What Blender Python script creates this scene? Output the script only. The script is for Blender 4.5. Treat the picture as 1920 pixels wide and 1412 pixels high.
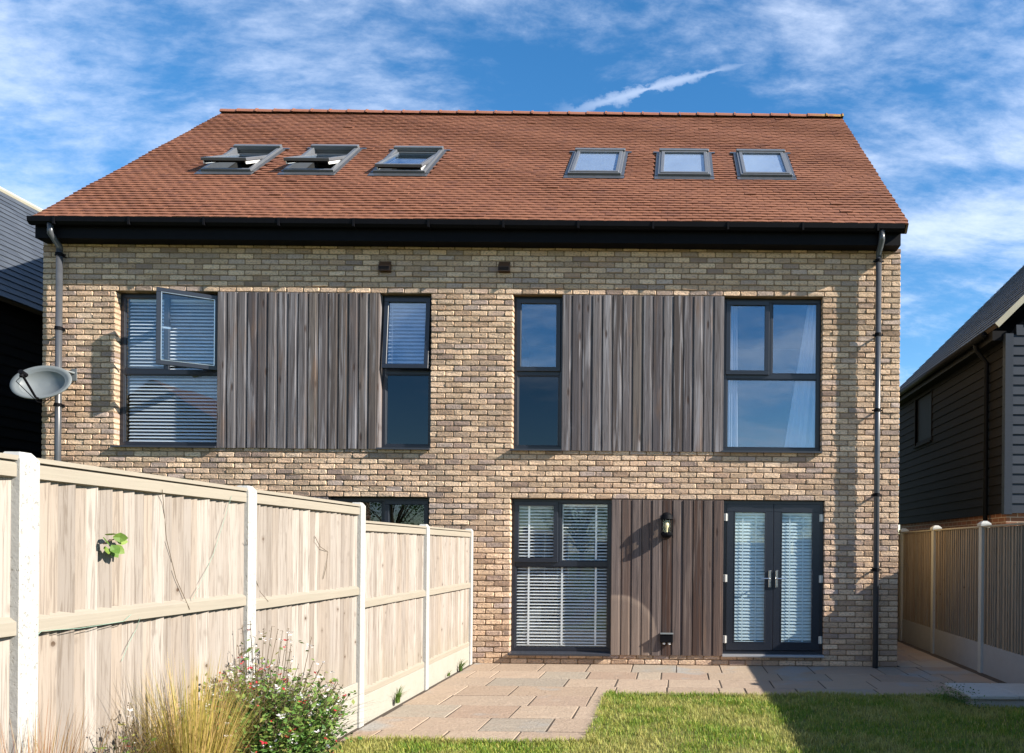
import bpy, math, random
from mathutils import Matrix, Vector
random.seed(7)
R = random.Random(11)
for o in list(bpy.data.objects): bpy.data.objects.remove(o)
SC = bpy.context.scene
COL = SC.collection

# ------------------------------------------------------------------ camera
F, CX, CY, ROLL = 1444.0, 1265.0, 1030.0, 0.0087      # focal length and principal point in photo pixels (1920 wide)
CAMY, CAMZ = -10.31, 1.55
cam = bpy.data.cameras.new('camera'); camo = bpy.data.objects.new('camera', cam); COL.objects.link(camo)
cam.sensor_fit = 'HORIZONTAL'; cam.sensor_width = 36.0; cam.lens = F/1920*36
cam.shift_x = -(CX-960)/1920; cam.shift_y = (CY-706)/1920
cam.clip_start = 0.05; cam.clip_end = 3000
camo.matrix_world = Matrix.Translation((0, CAMY, CAMZ)) @ Matrix.Rotation(math.radians(90), 4, 'X') @ Matrix.Rotation(ROLL, 4, 'Z')
SC.camera = camo
SC.render.resolution_x, SC.render.resolution_y = 1024, 753

# ------------------------------------------------------------------ light, sky, exposure
SUN_AZ, SUN_EL = 75.0, 31.5      # degrees from the facade's normal towards the right / above the horizon
sdir = Vector((math.sin(math.radians(SUN_AZ))*math.cos(math.radians(SUN_EL)), -math.cos(math.radians(SUN_AZ))*math.cos(math.radians(SUN_EL)), math.sin(math.radians(SUN_EL))))
sun = bpy.data.lights.new('sun', 'SUN'); suno = bpy.data.objects.new('sun', sun); COL.objects.link(suno)
sun.energy = 5.0; sun.angle = math.radians(0.5); sun.color = (1.0, 0.93, 0.82)
suno.rotation_euler = sdir.to_track_quat('Z', 'Y').to_euler(); suno.location = (20, -10, 20)
SC.view_settings.view_transform = 'Standard'; SC.view_settings.look = 'None'
SC.view_settings.exposure = 1.25; SC.view_settings.gamma = 1.0; SC.view_settings.use_curve_mapping = False
SC.render.engine = 'CYCLES'
SC.cycles.max_bounces = 8; SC.cycles.transparent_max_bounces = 16

world = bpy.data.worlds.new('World'); SC.world = world; world.use_nodes = True
wt = world.node_tree; wt.nodes.clear()

class NT:
    """small wrapper for building node trees"""
    def __init__(s, nt): s.nt = nt
    def n(s, typ, ins=None, **attrs):
        nd = s.nt.nodes.new(typ)
        for k, v in attrs.items(): setattr(nd, k, v)
        for k, v in (ins or {}).items():
            sock = nd.inputs[k]
            if hasattr(v, 'is_linked'): s.nt.links.new(v, sock)
            elif hasattr(v, 'outputs'): s.nt.links.new(v.outputs[0], sock)
            else: sock.default_value = v
        return nd
    def math(s, op, a, b=0.0, clamp=False):
        return s.n('ShaderNodeMath', {0: a, 1: b}, operation=op, use_clamp=clamp).outputs[0]
    def vmath(s, op, a, b=(0, 0, 0), out=0):
        return s.n('ShaderNodeVectorMath', {0: a, 1: b}, operation=op).outputs[out]
    def ramp(s, fac, stops, interp='LINEAR'):
        nd = s.n('ShaderNodeValToRGB', {0: fac}); cr = nd.color_ramp; cr.interpolation = interp
        while len(cr.elements) < len(stops): cr.elements.new(0.5)
        for e, (p, c) in zip(cr.elements, stops):
            e.position = p; e.color = c if len(c) == 4 else (*c, 1)
        return nd.outputs[0]
    def mix(s, fac, a, b, blend='MIX'):
        nd = s.n('ShaderNodeMix', None, data_type='RGBA', blend_type=blend)
        for i, v in ((0, fac), (6, a), (7, b)):
            sock = nd.inputs[i]
            if hasattr(v, 'is_linked'): s.nt.links.new(v, sock)
            else: sock.default_value = v if not (isinstance(v, tuple) and len(v) == 3) else (*v, 1)
        return nd.outputs[2]
    def noise(s, vec, scale, detail=4, rough=0.55, dist=0.0, out=0):
        return s.n('ShaderNodeTexNoise', {'Vector': vec, 'Scale': scale, 'Detail': detail, 'Roughness': rough, 'Distortion': dist}).outputs[out]
    def mapr(s, v, a, b, c=0.0, d=1.0):
        return s.n('ShaderNodeMapRange', {0: v, 1: a, 2: b, 3: c, 4: d}, clamp=True, interpolation_type='SMOOTHSTEP').outputs[0]

w = NT(wt)
sky = w.n('ShaderNodeTexSky', None, sky_type='NISHITA', sun_disc=False, sun_elevation=math.radians(SUN_EL), sun_rotation=math.radians(180-SUN_AZ),
          altitude=30, air_density=1.0, dust_density=0.05, ozone_density=1.6)
skyc = w.n('ShaderNodeHueSaturation', {'Hue': 0.5, 'Saturation': 1.36, 'Value': 1.78, 'Color': sky.outputs[0]}).outputs[0]
tc = w.n('ShaderNodeTexCoord').outputs['Generated']
sep = w.n('ShaderNodeSeparateXYZ', {0: tc})
zz = w.math('MAXIMUM', w.math('ADD', sep.outputs[2], 0.32), 0.02)
uv = w.n('ShaderNodeCombineXYZ', {0: w.math('DIVIDE', sep.outputs[0], zz), 1: w.math('DIVIDE', sep.outputs[1], zz), 2: 0.0}).outputs[0]
# thin high cloud laid out on a flat layer overhead
warp = w.n('ShaderNodeTexNoise', {'Vector': uv, 'Scale': 1.1, 'Detail': 3.0, 'Roughness': 0.55})
vsub = w.vmath('SUBTRACT', warp.outputs['Color'], (0.5, 0.5, 0.5))
vsc = w.n('ShaderNodeVectorMath', {0: vsub}, operation='SCALE'); vsc.inputs['Scale'].default_value = 0.16
uvw = w.vmath('ADD', uv, vsc.outputs[0])
mp = w.n('ShaderNodeMapping', {'Vector': uvw, 'Location': (7.296, 3.576, 0.0), 'Rotation': (0, 0, math.radians(-25)), 'Scale': (1.0, 1.5, 1.0)}).outputs[0]
big = w.noise(mp, 1.35, 3, 0.5)
mp2 = w.n('ShaderNodeMapping', {'Vector': uvw, 'Location': (1.3, 5.1, 0.0), 'Rotation': (0, 0, math.radians(-30)), 'Scale': (1.0, 1.9, 1.0)}).outputs[0]
wisp = w.noise(mp2, 4.2, 10, 0.62, 0.2)
fine = w.noise(mp2, 19.0, 8, 0.66, 0.15)
den = w.math('ADD', w.math('MULTIPLY', w.math('SUBTRACT', big, 0.5), 1.5), w.math('ADD', w.math('MULTIPLY', w.math('SUBTRACT', wisp, 0.5), 0.95), w.math('MULTIPLY', w.math('SUBTRACT', fine, 0.5), 0.42)))
cmask = w.mapr(den, -0.16, 0.44, 0.0, 0.80)
# an old vapour trail, a narrow broken streak on the same layer
def skyuv(px, py):
    dx, dy = px-CX, py-CY
    u = dx*math.cos(ROLL)+dy*math.sin(ROLL); v = -dx*math.sin(ROLL)+dy*math.cos(ROLL)
    d = Vector((u/F, 1, -v/F)).normalized(); k = d.z+0.32
    return Vector((d.x/k, d.y/k, 0))
ta, tb = skyuv(1040, 214), skyuv(1450, 104)
tdir = (tb-ta).normalized(); tlen = (tb-ta).length; tn = Vector((-tdir.y, tdir.x, 0))
vs2 = w.n('ShaderNodeVectorMath', {0: vsub}, operation='SCALE'); vs2.inputs['Scale'].default_value = 0.03
rel = w.vmath('SUBTRACT', w.vmath('ADD', uv, vs2.outputs[0]), tuple(ta))
al = w.vmath('DOT_PRODUCT', rel, tuple(tdir), out=1); ac = w.math('ABSOLUTE', w.vmath('DOT_PRODUCT', rel, tuple(tn), out=1))
tn_noise = w.noise(uv, 34.0, 6, 0.65)
twid = w.math('MULTIPLY', w.mapr(al, 0.0, tlen, 0.015, 0.005), w.math('ADD', 0.15, w.math('MULTIPLY', w.mapr(tn_noise, .3, .7), 1.5)))
trail = w.math('MULTIPLY', w.mapr(w.math('DIVIDE', ac, twid), 0.0, 1.25, 1.0, 0.0), w.math('MULTIPLY', w.mapr(al, -0.05, tlen*.4), w.mapr(al, tlen*.55, tlen*1.08, 1.0, 0.0)))
cm = w.math('MAXIMUM', cmask, w.math('MULTIPLY', trail, 0.5))
ccol = w.n('ShaderNodeMix', {0: 0.12, 6: (9.2, 10.2, 12.2, 1), 7: skyc}, data_type='RGBA').outputs[2]
skymix = w.mix(cm, skyc, ccol)
bg = w.n('ShaderNodeBackground', {'Color': skymix, 'Strength': 0.050})
wo = w.n('ShaderNodeOutputWorld', {'Surface': bg.outputs[0]})

# ------------------------------------------------------------------ pixel -> place helpers (a pixel gives a direction, the plane gives the distance)
def ray(px, py):
    dx, dy = px-CX, py-CY
    u = dx*math.cos(ROLL)+dy*math.sin(ROLL); v = -dx*math.sin(ROLL)+dy*math.cos(ROLL)
    return u/F, -v/F
def PY(px, py, Y=0.0):            # on a plane parallel to the facade
    a, b = ray(px, py); t = Y-CAMY
    return Vector((a*t, Y, CAMZ+b*t))
def PG(px, py, z=0.0):            # on level ground
    a, b = ray(px, py); t = (z-CAMZ)/b
    return Vector((a*t, CAMY+t, z))
def PX(px, py, X):                # on a plane across the picture (fences)
    a, b = ray(px, py); t = X/a
    return Vector((X, CAMY+t, CAMZ+b*t))

# ------------------------------------------------------------------ mesh and object helpers
ORG = {}
class MB:
    def __init__(s): s.v = []; s.f = []; s.a = []; s.xf = None; s.m = []
    def add(s, verts, faces, rnd=(0.5, 0.5, 0.5), mi=0):
        b = len(s.v)
        for p in verts:
            s.v.append(tuple(s.xf(Vector(p))) if s.xf else tuple(p)); s.a.append(rnd)
        for f in faces: s.f.append(tuple(i+b for i in f)); s.m.append(mi)
    def box(s, x0, x1, y0, y1, z0, z1, rnd=(0.5, 0.5, 0.5), mi=0):
        if x0 > x1: x0, x1 = x1, x0
        if y0 > y1: y0, y1 = y1, y0
        if z0 > z1: z0, z1 = z1, z0
        s.add([(x0,y0,z0),(x1,y0,z0),(x1,y1,z0),(x0,y1,z0),(x0,y0,z1),(x1,y0,z1),(x1,y1,z1),(x0,y1,z1)],
              [(0,3,2,1),(4,5,6,7),(0,1,5,4),(1,2,6,5),(2,3,7,6),(3,0,4,7)], rnd, mi)
    def cbox(s, x0, x1, y0, y1, z0, z1, c=0.004, rnd=(0.5, 0.5, 0.5), mi=0):
        """box with chamfered vertical and horizontal edges on all sides"""
        vs = []; 
        for (X, sx) in ((x0, 1), (x1, -1)):
            for (Y, sy) in ((y0, 1), (y1, -1)):
                for (Z, sz) in ((z0, 1), (z1, -1)):
                    vs += [(X, Y+sy*c, Z+sz*c), (X+sx*c, Y, Z+sz*c), (X+sx*c, Y+sy*c, Z)]
        def id(ix, iy, iz, k): return (ix*4+iy*2+iz)*3+k
        fs = [(id(0,0,0,0),id(0,0,1,0),id(0,1,1,0),id(0,1,0,0)), (id(1,0,0,0),id(1,1,0,0),id(1,1,1,0),id(1,0,1,0)),
              (id(0,0,0,1),id(1,0,0,1),id(1,0,1,1),id(0,0,1,1)), (id(0,1,0,1),id(0,1,1,1),id(1,1,1,1),id(1,1,0,1)),
              (id(0,0,0,2),id(0,1,0,2),id(1,1,0,2),id(1,0,0,2)), (id(0,0,1,2),id(1,0,1,2),id(1,1,1,2),id(0,1,1,2))]
        for iy in (0,1):
            for iz in (0,1): fs.append((id(0,iy,iz,1),id(1,iy,iz,1),id(1,iy,iz,2),id(0,iy,iz,2)))
        for ix in (0,1):
            for iz in (0,1): fs.append((id(ix,0,iz,0),id(ix,1,iz,0),id(ix,1,iz,2),id(ix,0,iz,2)))
        for ix in (0,1):
            for iy in (0,1): fs.append((id(ix,iy,0,0),id(ix,iy,1,0),id(ix,iy,1,1),id(ix,iy,0,1)))
        for ix in (0,1):
            for iy in (0,1):
                for iz in (0,1): fs.append((id(ix,iy,iz,0),id(ix,iy,iz,1),id(ix,iy,iz,2)))
        s.add(vs, fs, rnd, mi)
    def ring(s, x0, x1, z0, z1, wd, y0, y1, rnd=(0.5,0.5,0.5)):
        """rectangular frame of width wd, in the XZ plane"""
        c = 0.004
        s.cbox(x0, x1, y0, y1, z0, z0+wd, c, rnd); s.cbox(x0, x1, y0, y1, z1-wd, z1, c, rnd)
        s.cbox(x0, x0+wd, y0+.001, y1-.001, z0+wd-.003, z1-wd+.003, c, rnd); s.cbox(x1-wd, x1, y0+.001, y1-.001, z0+wd-.003, z1-wd+.003, c, rnd)
    def tube(s, pts, rad, n=8, rnd=(0.5,0.5,0.5), cap=True, mi=0):
        pts = [Vector(p) for p in pts]; vs = []; fs = []
        rads = rad if isinstance(rad, (list, tuple)) else [rad]*len(pts)
        ref = None
        for i, p in enumerate(pts):
            d = ((pts[min(i+1, len(pts)-1)]-pts[max(i-1, 0)])).normalized()
            if ref is None: ref = Vector((0,0,1)) if abs(d.z) < .9 else Vector((1,0,0))
            a = d.cross(ref).normalized(); b = d.cross(a).normalized(); ref = -b if False else ref
            for k in range(n):
                t = 2*math.pi*k/n
                vs.append(p+(a*math.cos(t)+b*math.sin(t))*rads[i])
        for i in range(len(pts)-1):
            for k in range(n): fs.append((i*n+k, i*n+(k+1)%n, (i+1)*n+(k+1)%n, (i+1)*n+k))
        if cap: fs.append(tuple(range(n-1, -1, -1))); fs.append(tuple((len(pts)-1)*n+k for k in range(n)))
        s.add(vs, fs, rnd, mi)
    def lathe(s, c, prof, n=20, a0=0, a1=2*math.pi, rnd=(0.5,0.5,0.5)):
        """profile of (radius, z) turned about the vertical through c"""
        full = abs(a1-a0-2*math.pi) < 1e-6; m = n if full else n+1; vs = []; fs = []
        for (r, z) in prof:
            for k in range(m):
                t = a0+(a1-a0)*k/n; vs.append((c[0]+r*math.cos(t), c[1]+r*math.sin(t), c[2]+z))
        for i in range(len(prof)-1):
            for k in range(n): fs.append((i*m+k, i*m+(k+1)%m, (i+1)*m+(k+1)%m, (i+1)*m+k))
        s.add(vs, fs, rnd)
    def blade(s, base, d, h, wd, bend, n=4, rnd=(0.5,0.5,0.5)):
        """a ribbon leaf that rises from base and bends over towards d"""
        base = Vector(base); d = Vector(d); d.z = 0
        d = d.normalized() if d.length > 0 else Vector((1,0,0)); sd = Vector((-d.y, d.x, 0)); vs = []; fs = []
        for i in range(n+1):
            t = i/n; p = base+Vector((0,0,h*(t-0.35*bend*t*t)))+d*(h*bend*t*t); ww = wd*(1-t)**0.6*(0.6 if i == 0 else 1)
            vs += [p-sd*ww/2, p+sd*ww/2]
        for i in range(n): fs.append((2*i, 2*i+1, 2*i+3, 2*i+2))
        s.add(vs, fs, rnd)

def link(o, parent, org):
    COL.objects.link(o); ORG[o.name] = Vector(org)
    if parent:
        o.parent = parent; o.location = Vector(org)-ORG[parent.name]
    else: o.location = org
def obj(name, mb, mat, parent=None, org=None, kind=None, smooth=False, attr=True):
    if org is None: org = ORG[parent.name] if parent else Vector((0,0,0))
    org = Vector(org)
    me = bpy.data.meshes.new(name)
    me.from_pydata([(p[0]-org.x, p[1]-org.y, p[2]-org.z) for p in mb.v], [], mb.f)
    at = me.attributes.new('rnd', 'FLOAT_VECTOR', 'POINT')
    at.data.foreach_set('vector', [c for a in mb.a for c in a])
    for m in (mat if isinstance(mat, (list, tuple)) else [mat]): me.materials.append(m)
    if isinstance(mat, (list, tuple)): me.polygons.foreach_set('material_index', mb.m)
    if smooth: me.polygons.foreach_set('use_smooth', [True]*len(me.polygons))
    me.update()
    o = bpy.data.objects.new(name, me); link(o, parent, org)
    if kind: o['kind'] = kind
    return o
def thing(name, label, cat, org, group=None):
    o = bpy.data.objects.new(name, None); o.empty_display_size = 0.2; link(o, None, org)
    o['label'] = label; o['category'] = cat
    if group: o['group'] = group
    return o
def tag(o, label, cat, group=None):
    o['label'] = label; o['category'] = cat
    if group: o['group'] = group
    return o
def r3(): return (R.random(), R.random(), R.random())
def centre(mb):
    n = len(mb.v); return Vector((sum(p[0] for p in mb.v)/n, sum(p[1] for p in mb.v)/n, sum(p[2] for p in mb.v)/n))
def pieces(name, lst, mat, parent, key, limit=300):
    """lst of MB; the ones that show largest become parts of their own, the rest one joined part"""
    lst = sorted(lst, key=key)
    for m in lst[:limit]: obj(name, m, mat, parent, centre(m))
    if lst[limit:]:
        j = MB()
        for m in lst[limit:]:
            b = len(j.v); j.v += m.v; j.a += m.a; j.f += [tuple(i+b for i in f) for f in m.f]; j.m += m.m
        obj(name+'_rest' if False else name+'s', j, mat, parent, kind='stuff')

# ------------------------------------------------------------------ materials
def mat(name, fn):
    m = bpy.data.materials.new(name); m.use_nodes = True; m.node_tree.nodes.clear()
    t = NT(m.node_tree); sh = fn(t); t.n('ShaderNodeOutputMaterial', {'Surface': sh}); return m
def pos(t): return t.n('ShaderNodeNewGeometry').outputs['Position']
def rnd(t): return t.n('ShaderNodeSeparateXYZ', {0: t.n('ShaderNodeAttribute', None, attribute_name='rnd').outputs['Vector']}).outputs
def scaled(t, v, s): return t.n('ShaderNodeMapping', {'Vector': v, 'Scale': s}).outputs[0]
def bsdf(t, col, rough=0.8, bump=None, bstr=0.3, bdist=0.01, spec=0.4, metal=0.0, **kw):
    ins = {'Base Color': col if hasattr(col, 'is_linked') else (*col, 1), 'Roughness': rough, 'Specular IOR Level': spec, 'Metallic': metal}
    if bump is not None:
        ins['Normal'] = t.n('ShaderNodeBump', {'Height': bump, 'Strength': bstr, 'Distance': bdist}).outputs[0]
    ins.update(kw)
    return t.n('ShaderNodeBsdfPrincipled', ins).outputs[0]

def f_brick(t):
    r = rnd(t); p = pos(t)
    base = t.ramp(r[0], [(0, (.58,.40,.265)), (.25, (.66,.475,.325)), (.45, (.51,.34,.225)), (.62, (.60,.44,.315)), (.76, (.40,.26,.175)), (.88, (.46,.355,.30)), (1, (.28,.19,.15))])
    n1 = t.noise(p, 9, 5, .6); n2 = t.noise(scaled(t, p, (14, 14, 30)), 2.2, 5, .65); n3 = t.noise(p, .55, 2)
    c = t.mix(t.mapr(n2, .46, .66, 0, .85), base, (.235,.18,.15))
    c = t.mix(t.mapr(n1, .55, .75, 0, .4), c, (.68,.51,.32))
    c = t.mix(t.mapr(n3, .45, .65, 0, .25), c, (.34,.24,.15))
    v = t.math('ADD', .78, t.math('MULTIPLY', r[1], .44))
    c = t.mix(1.0, c, t.n('ShaderNodeCombineXYZ', {0: v, 1: v, 2: v}).outputs[0], 'MULTIPLY')
    return bsdf(t, c, .9, t.math('ADD', t.noise(p, 60, 5, .7), t.noise(p, 18, 3)), .75, .012, .2)
M_brick = mat('stock_brick', f_brick)
def f_mortar(t):
    p = pos(t); c = t.mix(t.noise(p, 12, 4), (.16,.11,.068), (.27,.19,.12)); return bsdf(t, c, .95, t.noise(p, 90, 4), .5, .006, .1)
M_mortar = mat('buff_mortar', f_mortar)
def f_brickflat(t):
    p = pos(t); q = t.n('ShaderNodeSeparateXYZ', {0: p}).outputs
    v = t.n('ShaderNodeCombineXYZ', {0: q[1], 1: q[2], 2: 0.0}).outputs[0]
    b = t.n('ShaderNodeTexBrick', {'Vector': v, 'Scale': 1.0, 'Brick Width': .225, 'Row Height': .0738, 'Mortar Size': .005, 'Color1': (.58,.42,.2,1), 'Color2': (.38,.27,.15,1), 'Mortar': (.55,.45,.28,1)})
    return bsdf(t, b.outputs[0], .9, b.outputs['Fac'], -.5, .01, .2)
M_brickflat = mat('gable_brick', f_brickflat)
def f_tile(t):
    r = rnd(t); p = pos(t)
    base = t.ramp(r[0], [(0, (.168,.066,.036)), (.35, (.185,.074,.040)), (.7, (.205,.083,.045)), (.92, (.165,.064,.036)), (1, (.14,.056,.034))])
    n1 = t.noise(p, 1.1, 4, .6); n2 = t.noise(p, 25, 4, .65)
    c = t.mix(t.mapr(n1, .48, .7, 0, .25), base, (.165,.062,.038)); c = t.mix(t.mapr(n2, .5, .8, 0, .35), c, (.30,.115,.066))
    sk = t.noise(scaled(t, p, (5.0, .35, .35)), 1.0, 5, .6); c = t.mix(t.mapr(sk, .5, .72, 0, .25), c, (.11,.05,.036)); li = t.mapr(t.noise(p, 55, 3, .6), .70, .76, 0, .5); c = t.mix(li, c, (.36,.30,.22))
    return bsdf(t, c, .85, t.noise(p, 120, 4, .7), .35, .006, .25)
M_tile = mat('clay_roof_tile', f_tile)
def f_ridge(t):
    p = pos(t); r = rnd(t); c = t.mix(t.noise(p, 8, 5), (.20,.075,.045), (.30,.12,.07)); q = t.n('ShaderNodeSeparateXYZ', {0: p}).outputs
    c = t.mix(t.math('MULTIPLY', t.mapr(q[0], 2.3, 3.1), t.mapr(t.noise(p, 7, 4), .42, .6)), c, (.42,.27,.05))
    return bsdf(t, c, .85, t.noise(p, 60, 4), .4, .008)
M_ridge = mat('clay_ridge', f_ridge)
M_deck = mat('roof_underlay', lambda t: bsdf(t, (.03,.02,.018), .9))
M_anth = mat('anthracite_frame', lambda t: bsdf(t, t.mix(t.noise(pos(t), 30, 3), (.010,.013,.021), (.016,.019,.029)), .34, t.noise(pos(t), 200, 2), .05, .002, .5))
M_black = mat('black_plastic', lambda t: bsdf(t, t.mix(t.noise(pos(t), 12, 3), (.0025,.0025,.0035), (.005,.005,.007)), .65, None, spec=.10))
M_pipe = mat('grey_downpipe', lambda t: bsdf(t, t.mix(t.noise(pos(t), 9, 4), (.040,.043,.05), (.07,.074,.082)), .30, None, spec=.5))
def f_clad(t, dark):
    r = rnd(t); p = pos(t)
    g = t.ramp(r[0], [(0, (.072,.062,.066)), (.3, (.12,.108,.112)), (.55, (.155,.14,.142)), (.75, (.098,.084,.085)), (.9, (.14,.118,.105)), (1, (.062,.049,.046))] if not dark else
               [(0, (.075,.052,.044)), (.35, (.11,.08,.07)), (.6, (.135,.105,.095)), (.85, (.095,.062,.050)), (1, (.055,.030,.022))])
    off = t.n('ShaderNodeCombineXYZ', {0: t.math('MULTIPLY', r[1], 40), 1: 0.0, 2: t.math('MULTIPLY', r[2], 30)}).outputs[0]
    q = t.vmath('ADD', p, off)
    st = t.noise(scaled(t, q, (42, 42, 1.1)), 1.0, 6, .62, 1.2); st2 = t.noise(scaled(t, q, (16, 16, .7)), 1.0, 4, .6, .8)
    c = t.mix(t.mapr(st, .46, .62, 0, .75), g, (.055,.043,.041))
    c = t.mix(t.mapr(st2, .5, .67, 0, .62), c, (.29,.275,.29) if not dark else (.17,.13,.11))
    wv = t.noise(scaled(t, q, (7, 7, 1.1)), 1.0, 3); c = t.mix(t.mapr(wv, .55, .75, 0, .55), c, (.17,.105,.07))
    vo = t.n('ShaderNodeTexVoronoi', {'Vector': scaled(t, q, (7.5, 0.01, 2.0)), 'Scale': 1.0}, feature='F1')
    kn = t.mapr(vo.outputs[0], .05, .17, 1, 0)
    c = t.mix(t.math('MULTIPLY', kn, .85), c, (.045,.026,.02))
    if dark:      # round pale patch with a paler rim, low on the boards
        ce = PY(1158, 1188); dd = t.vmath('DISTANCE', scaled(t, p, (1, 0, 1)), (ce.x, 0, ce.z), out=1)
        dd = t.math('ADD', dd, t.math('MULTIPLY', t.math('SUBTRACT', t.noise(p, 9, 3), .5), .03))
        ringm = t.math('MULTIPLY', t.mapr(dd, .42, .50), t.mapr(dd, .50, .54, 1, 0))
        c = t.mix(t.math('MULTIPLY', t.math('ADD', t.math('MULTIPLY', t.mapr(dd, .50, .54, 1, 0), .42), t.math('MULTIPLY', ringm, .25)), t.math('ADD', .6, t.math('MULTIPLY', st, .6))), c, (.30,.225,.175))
    return bsdf(t, c, .8, t.math('SUBTRACT', st, t.math('MULTIPLY', kn, .6)), .55, .006, .25)
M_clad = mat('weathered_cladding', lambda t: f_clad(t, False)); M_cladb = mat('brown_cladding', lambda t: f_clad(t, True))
def f_fence(t, tone):
    r = rnd(t); p = pos(t)
    if tone == 'pale': stops = [(0, (.26,.222,.19)), (.35, (.35,.312,.275)), (.7, (.225,.193,.166)), (1, (.30,.25,.205))]; dk = (.115,.088,.068)
    else: stops = [(0, (.19,.155,.125)), (.4, (.26,.215,.17)), (.75, (.185,.165,.145)), (1, (.22,.17,.125))]; dk = (.15,.10,.065)
    g = t.ramp(r[0], stops)
    off = t.n('ShaderNodeCombineXYZ', {0: 0.0, 1: t.math('MULTIPLY', r[1], 40), 2: t.math('MULTIPLY', r[2], 30)}).outputs[0]
    q = t.vmath('ADD', p, off)
    st = t.noise(scaled(t, q, (60, 60, 2.2)), 1.0, 6, .6, 1.5); st2 = t.noise(scaled(t, q, (10, 10, .9)), 1.0, 4, .6)
    c = t.mix(t.mapr(st, .45, .68, 0, .65), g, dk); c = t.mix(t.mapr(st2, .5, .75, 0, .4), c, (.33,.295,.265) if tone == 'pale' else (.40,.32,.24))
    vo = t.n('ShaderNodeTexVoronoi', {'Vector': scaled(t, q, (.01, 8.5, 6.0)), 'Scale': 1.0, 'Randomness': 1.0}, feature='F1')
    vd = t.math('ADD', vo.outputs[0], t.math('MULTIPLY', t.math('SUBTRACT', t.noise(q, 40, 2), .5), .10))
    gate = t.mapr(t.noise(scaled(t, p, (.01, .6, 2.2)), 1.6, 2), .42, .50)
    kn = t.math('MULTIPLY', t.mapr(vd, .045, .085, 1, 0), gate)
    halo = t.math('MULTIPLY', t.mapr(vd, .07, .22, 1, 0), gate)
    c = t.mix(t.math('MULTIPLY', halo, .4), c, dk)
    low = t.mapr(t.n('ShaderNodeSeparateXYZ', {0: p}).outputs[2], .2, .75, 1, 0)
    c = t.mix(t.math('MULTIPLY', t.math('MULTIPLY', low, t.noise(p, 5, 4)), .5), c, (.20,.175,.11))
    c = t.mix(t.math('MULTIPLY', kn, .9), c, (.07,.042,.026))
    return bsdf(t, c, .85, st, .5, .005, .2)
M_fence = mat('pale_fence_timber', lambda t: f_fence(t, 'pale')); M_fenceb = mat('brown_fence_timber', lambda t: f_fence(t, 'brown'))
def f_rail(t):
    p = pos(t); st = t.noise(scaled(t, p, (40, 2.0, 40)), 1.0, 6, .6, 1.2)
    c = t.mix(st, (.32,.285,.23), (.235,.205,.165)); n = t.noise(p, 3, 4); c = t.mix(t.mapr(n, .5, .7, 0, .5), c, (.26,.24,.19))
    return bsdf(t, c, .8, st, .4, .004, .2)
M_rail = mat('treated_rail', f_rail)
def f_conc(t, c0, c1, pits=True):
    p = pos(t); c = t.mix(t.noise(p, 7, 6, .65), c0, c1); pit = t.mapr(t.noise(scaled(t, p, (1, 1, .6)), 85, 3, .55), .60, .70)
    c = t.mix(t.math('MULTIPLY', pit, .45 if pits else .1), c, (.18,.165,.14))
    return bsdf(t, c, .9, t.math('SUBTRACT', t.noise(p, 50, 4), pit), .6, .004, .2)
M_post = mat('concrete_post', lambda t: f_conc(t, (.34,.335,.315), (.40,.395,.375)))
M_rconc = mat('grey_gravel_board', lambda t: f_conc(t, (.25,.25,.255), (.31,.31,.315), False))
M_gravelb = mat('concrete_gravel_board', lambda t: f_conc(t, (.28,.265,.225), (.35,.33,.285), False))
def f_slab(t):
    r = rnd(t); p = pos(t)
    base = t.ramp(r[0], [(0, (.29,.22,.165)), (.3, (.35,.27,.205)), (.55, (.32,.25,.185)), (.75, (.285,.205,.155)), (.90, (.35,.295,.23)), (1, (.255,.22,.18))])
    off = t.n('ShaderNodeCombineXYZ', {0: t.math('MULTIPLY', r[1], 20), 1: t.math('MULTIPLY', r[2], 20), 2: 0.0}).outputs[0]; q = t.vmath('ADD', p, off)
    n = t.noise(scaled(t, q, (1, 2.5, 1)), 3.2, 6, .62, 1.0); n2 = t.noise(q, 30, 4)
    c = t.mix(t.mapr(n, .5, .72, 0, .45), base, (.29,.215,.165)); c = t.mix(t.mapr(n, .25, .42, .35, 0), c, (.45,.37,.29)); c = t.mix(t.mapr(n2, .6, .8, 0, .3), c, (.18,.14,.115)); c = t.mix(t.math('MULTIPLY', t.mapr(t.noise(p, .9, 3, .6), .56, .66), .8), c, (.27,.265,.25))
    return bsdf(t, c, .85, t.math('ADD', t.math('MULTIPLY', n, 2.5), n2), .6, .014, .15)
M_slab = mat('sandstone_slab', f_slab)
M_joint = mat('paving_joint', lambda t: bsdf(t, t.mix(t.noise(pos(t), 20, 4), (.035,.026,.02), (.085,.064,.048)), .95, t.noise(pos(t), 80, 3), .5, .01))
M_soil = mat('garden_soil', lambda t: bsdf(t, t.mix(t.noise(pos(t), 8, 5), (.045,.032,.022), (.10,.072,.05)), .95, t.noise(pos(t), 30, 5), .8, .03))
def f_ground(t):
    p = pos(t); n = t.noise(p, .8, 5); c = t.mix(n, (.055,.085,.022), (.13,.13,.045)); return bsdf(t, c, .95, t.noise(p, 20, 4), .6, .03, .1)
M_ground = mat('rough_grass_ground', f_ground)
def f_lawn(t):
    p = pos(t); n = t.noise(p, 1.6, 5); c = t.mix(n, (.09,.12,.03), (.24,.20,.08)); c = t.mix(t.mapr(t.noise(p, 60, 3), .45, .7, 0, .7), c, (.035,.042,.012)); return bsdf(t, c, .95, t.noise(p, 70, 4), .8, .02, .1)
M_lawn = mat('lawn_turf', f_lawn)
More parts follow.
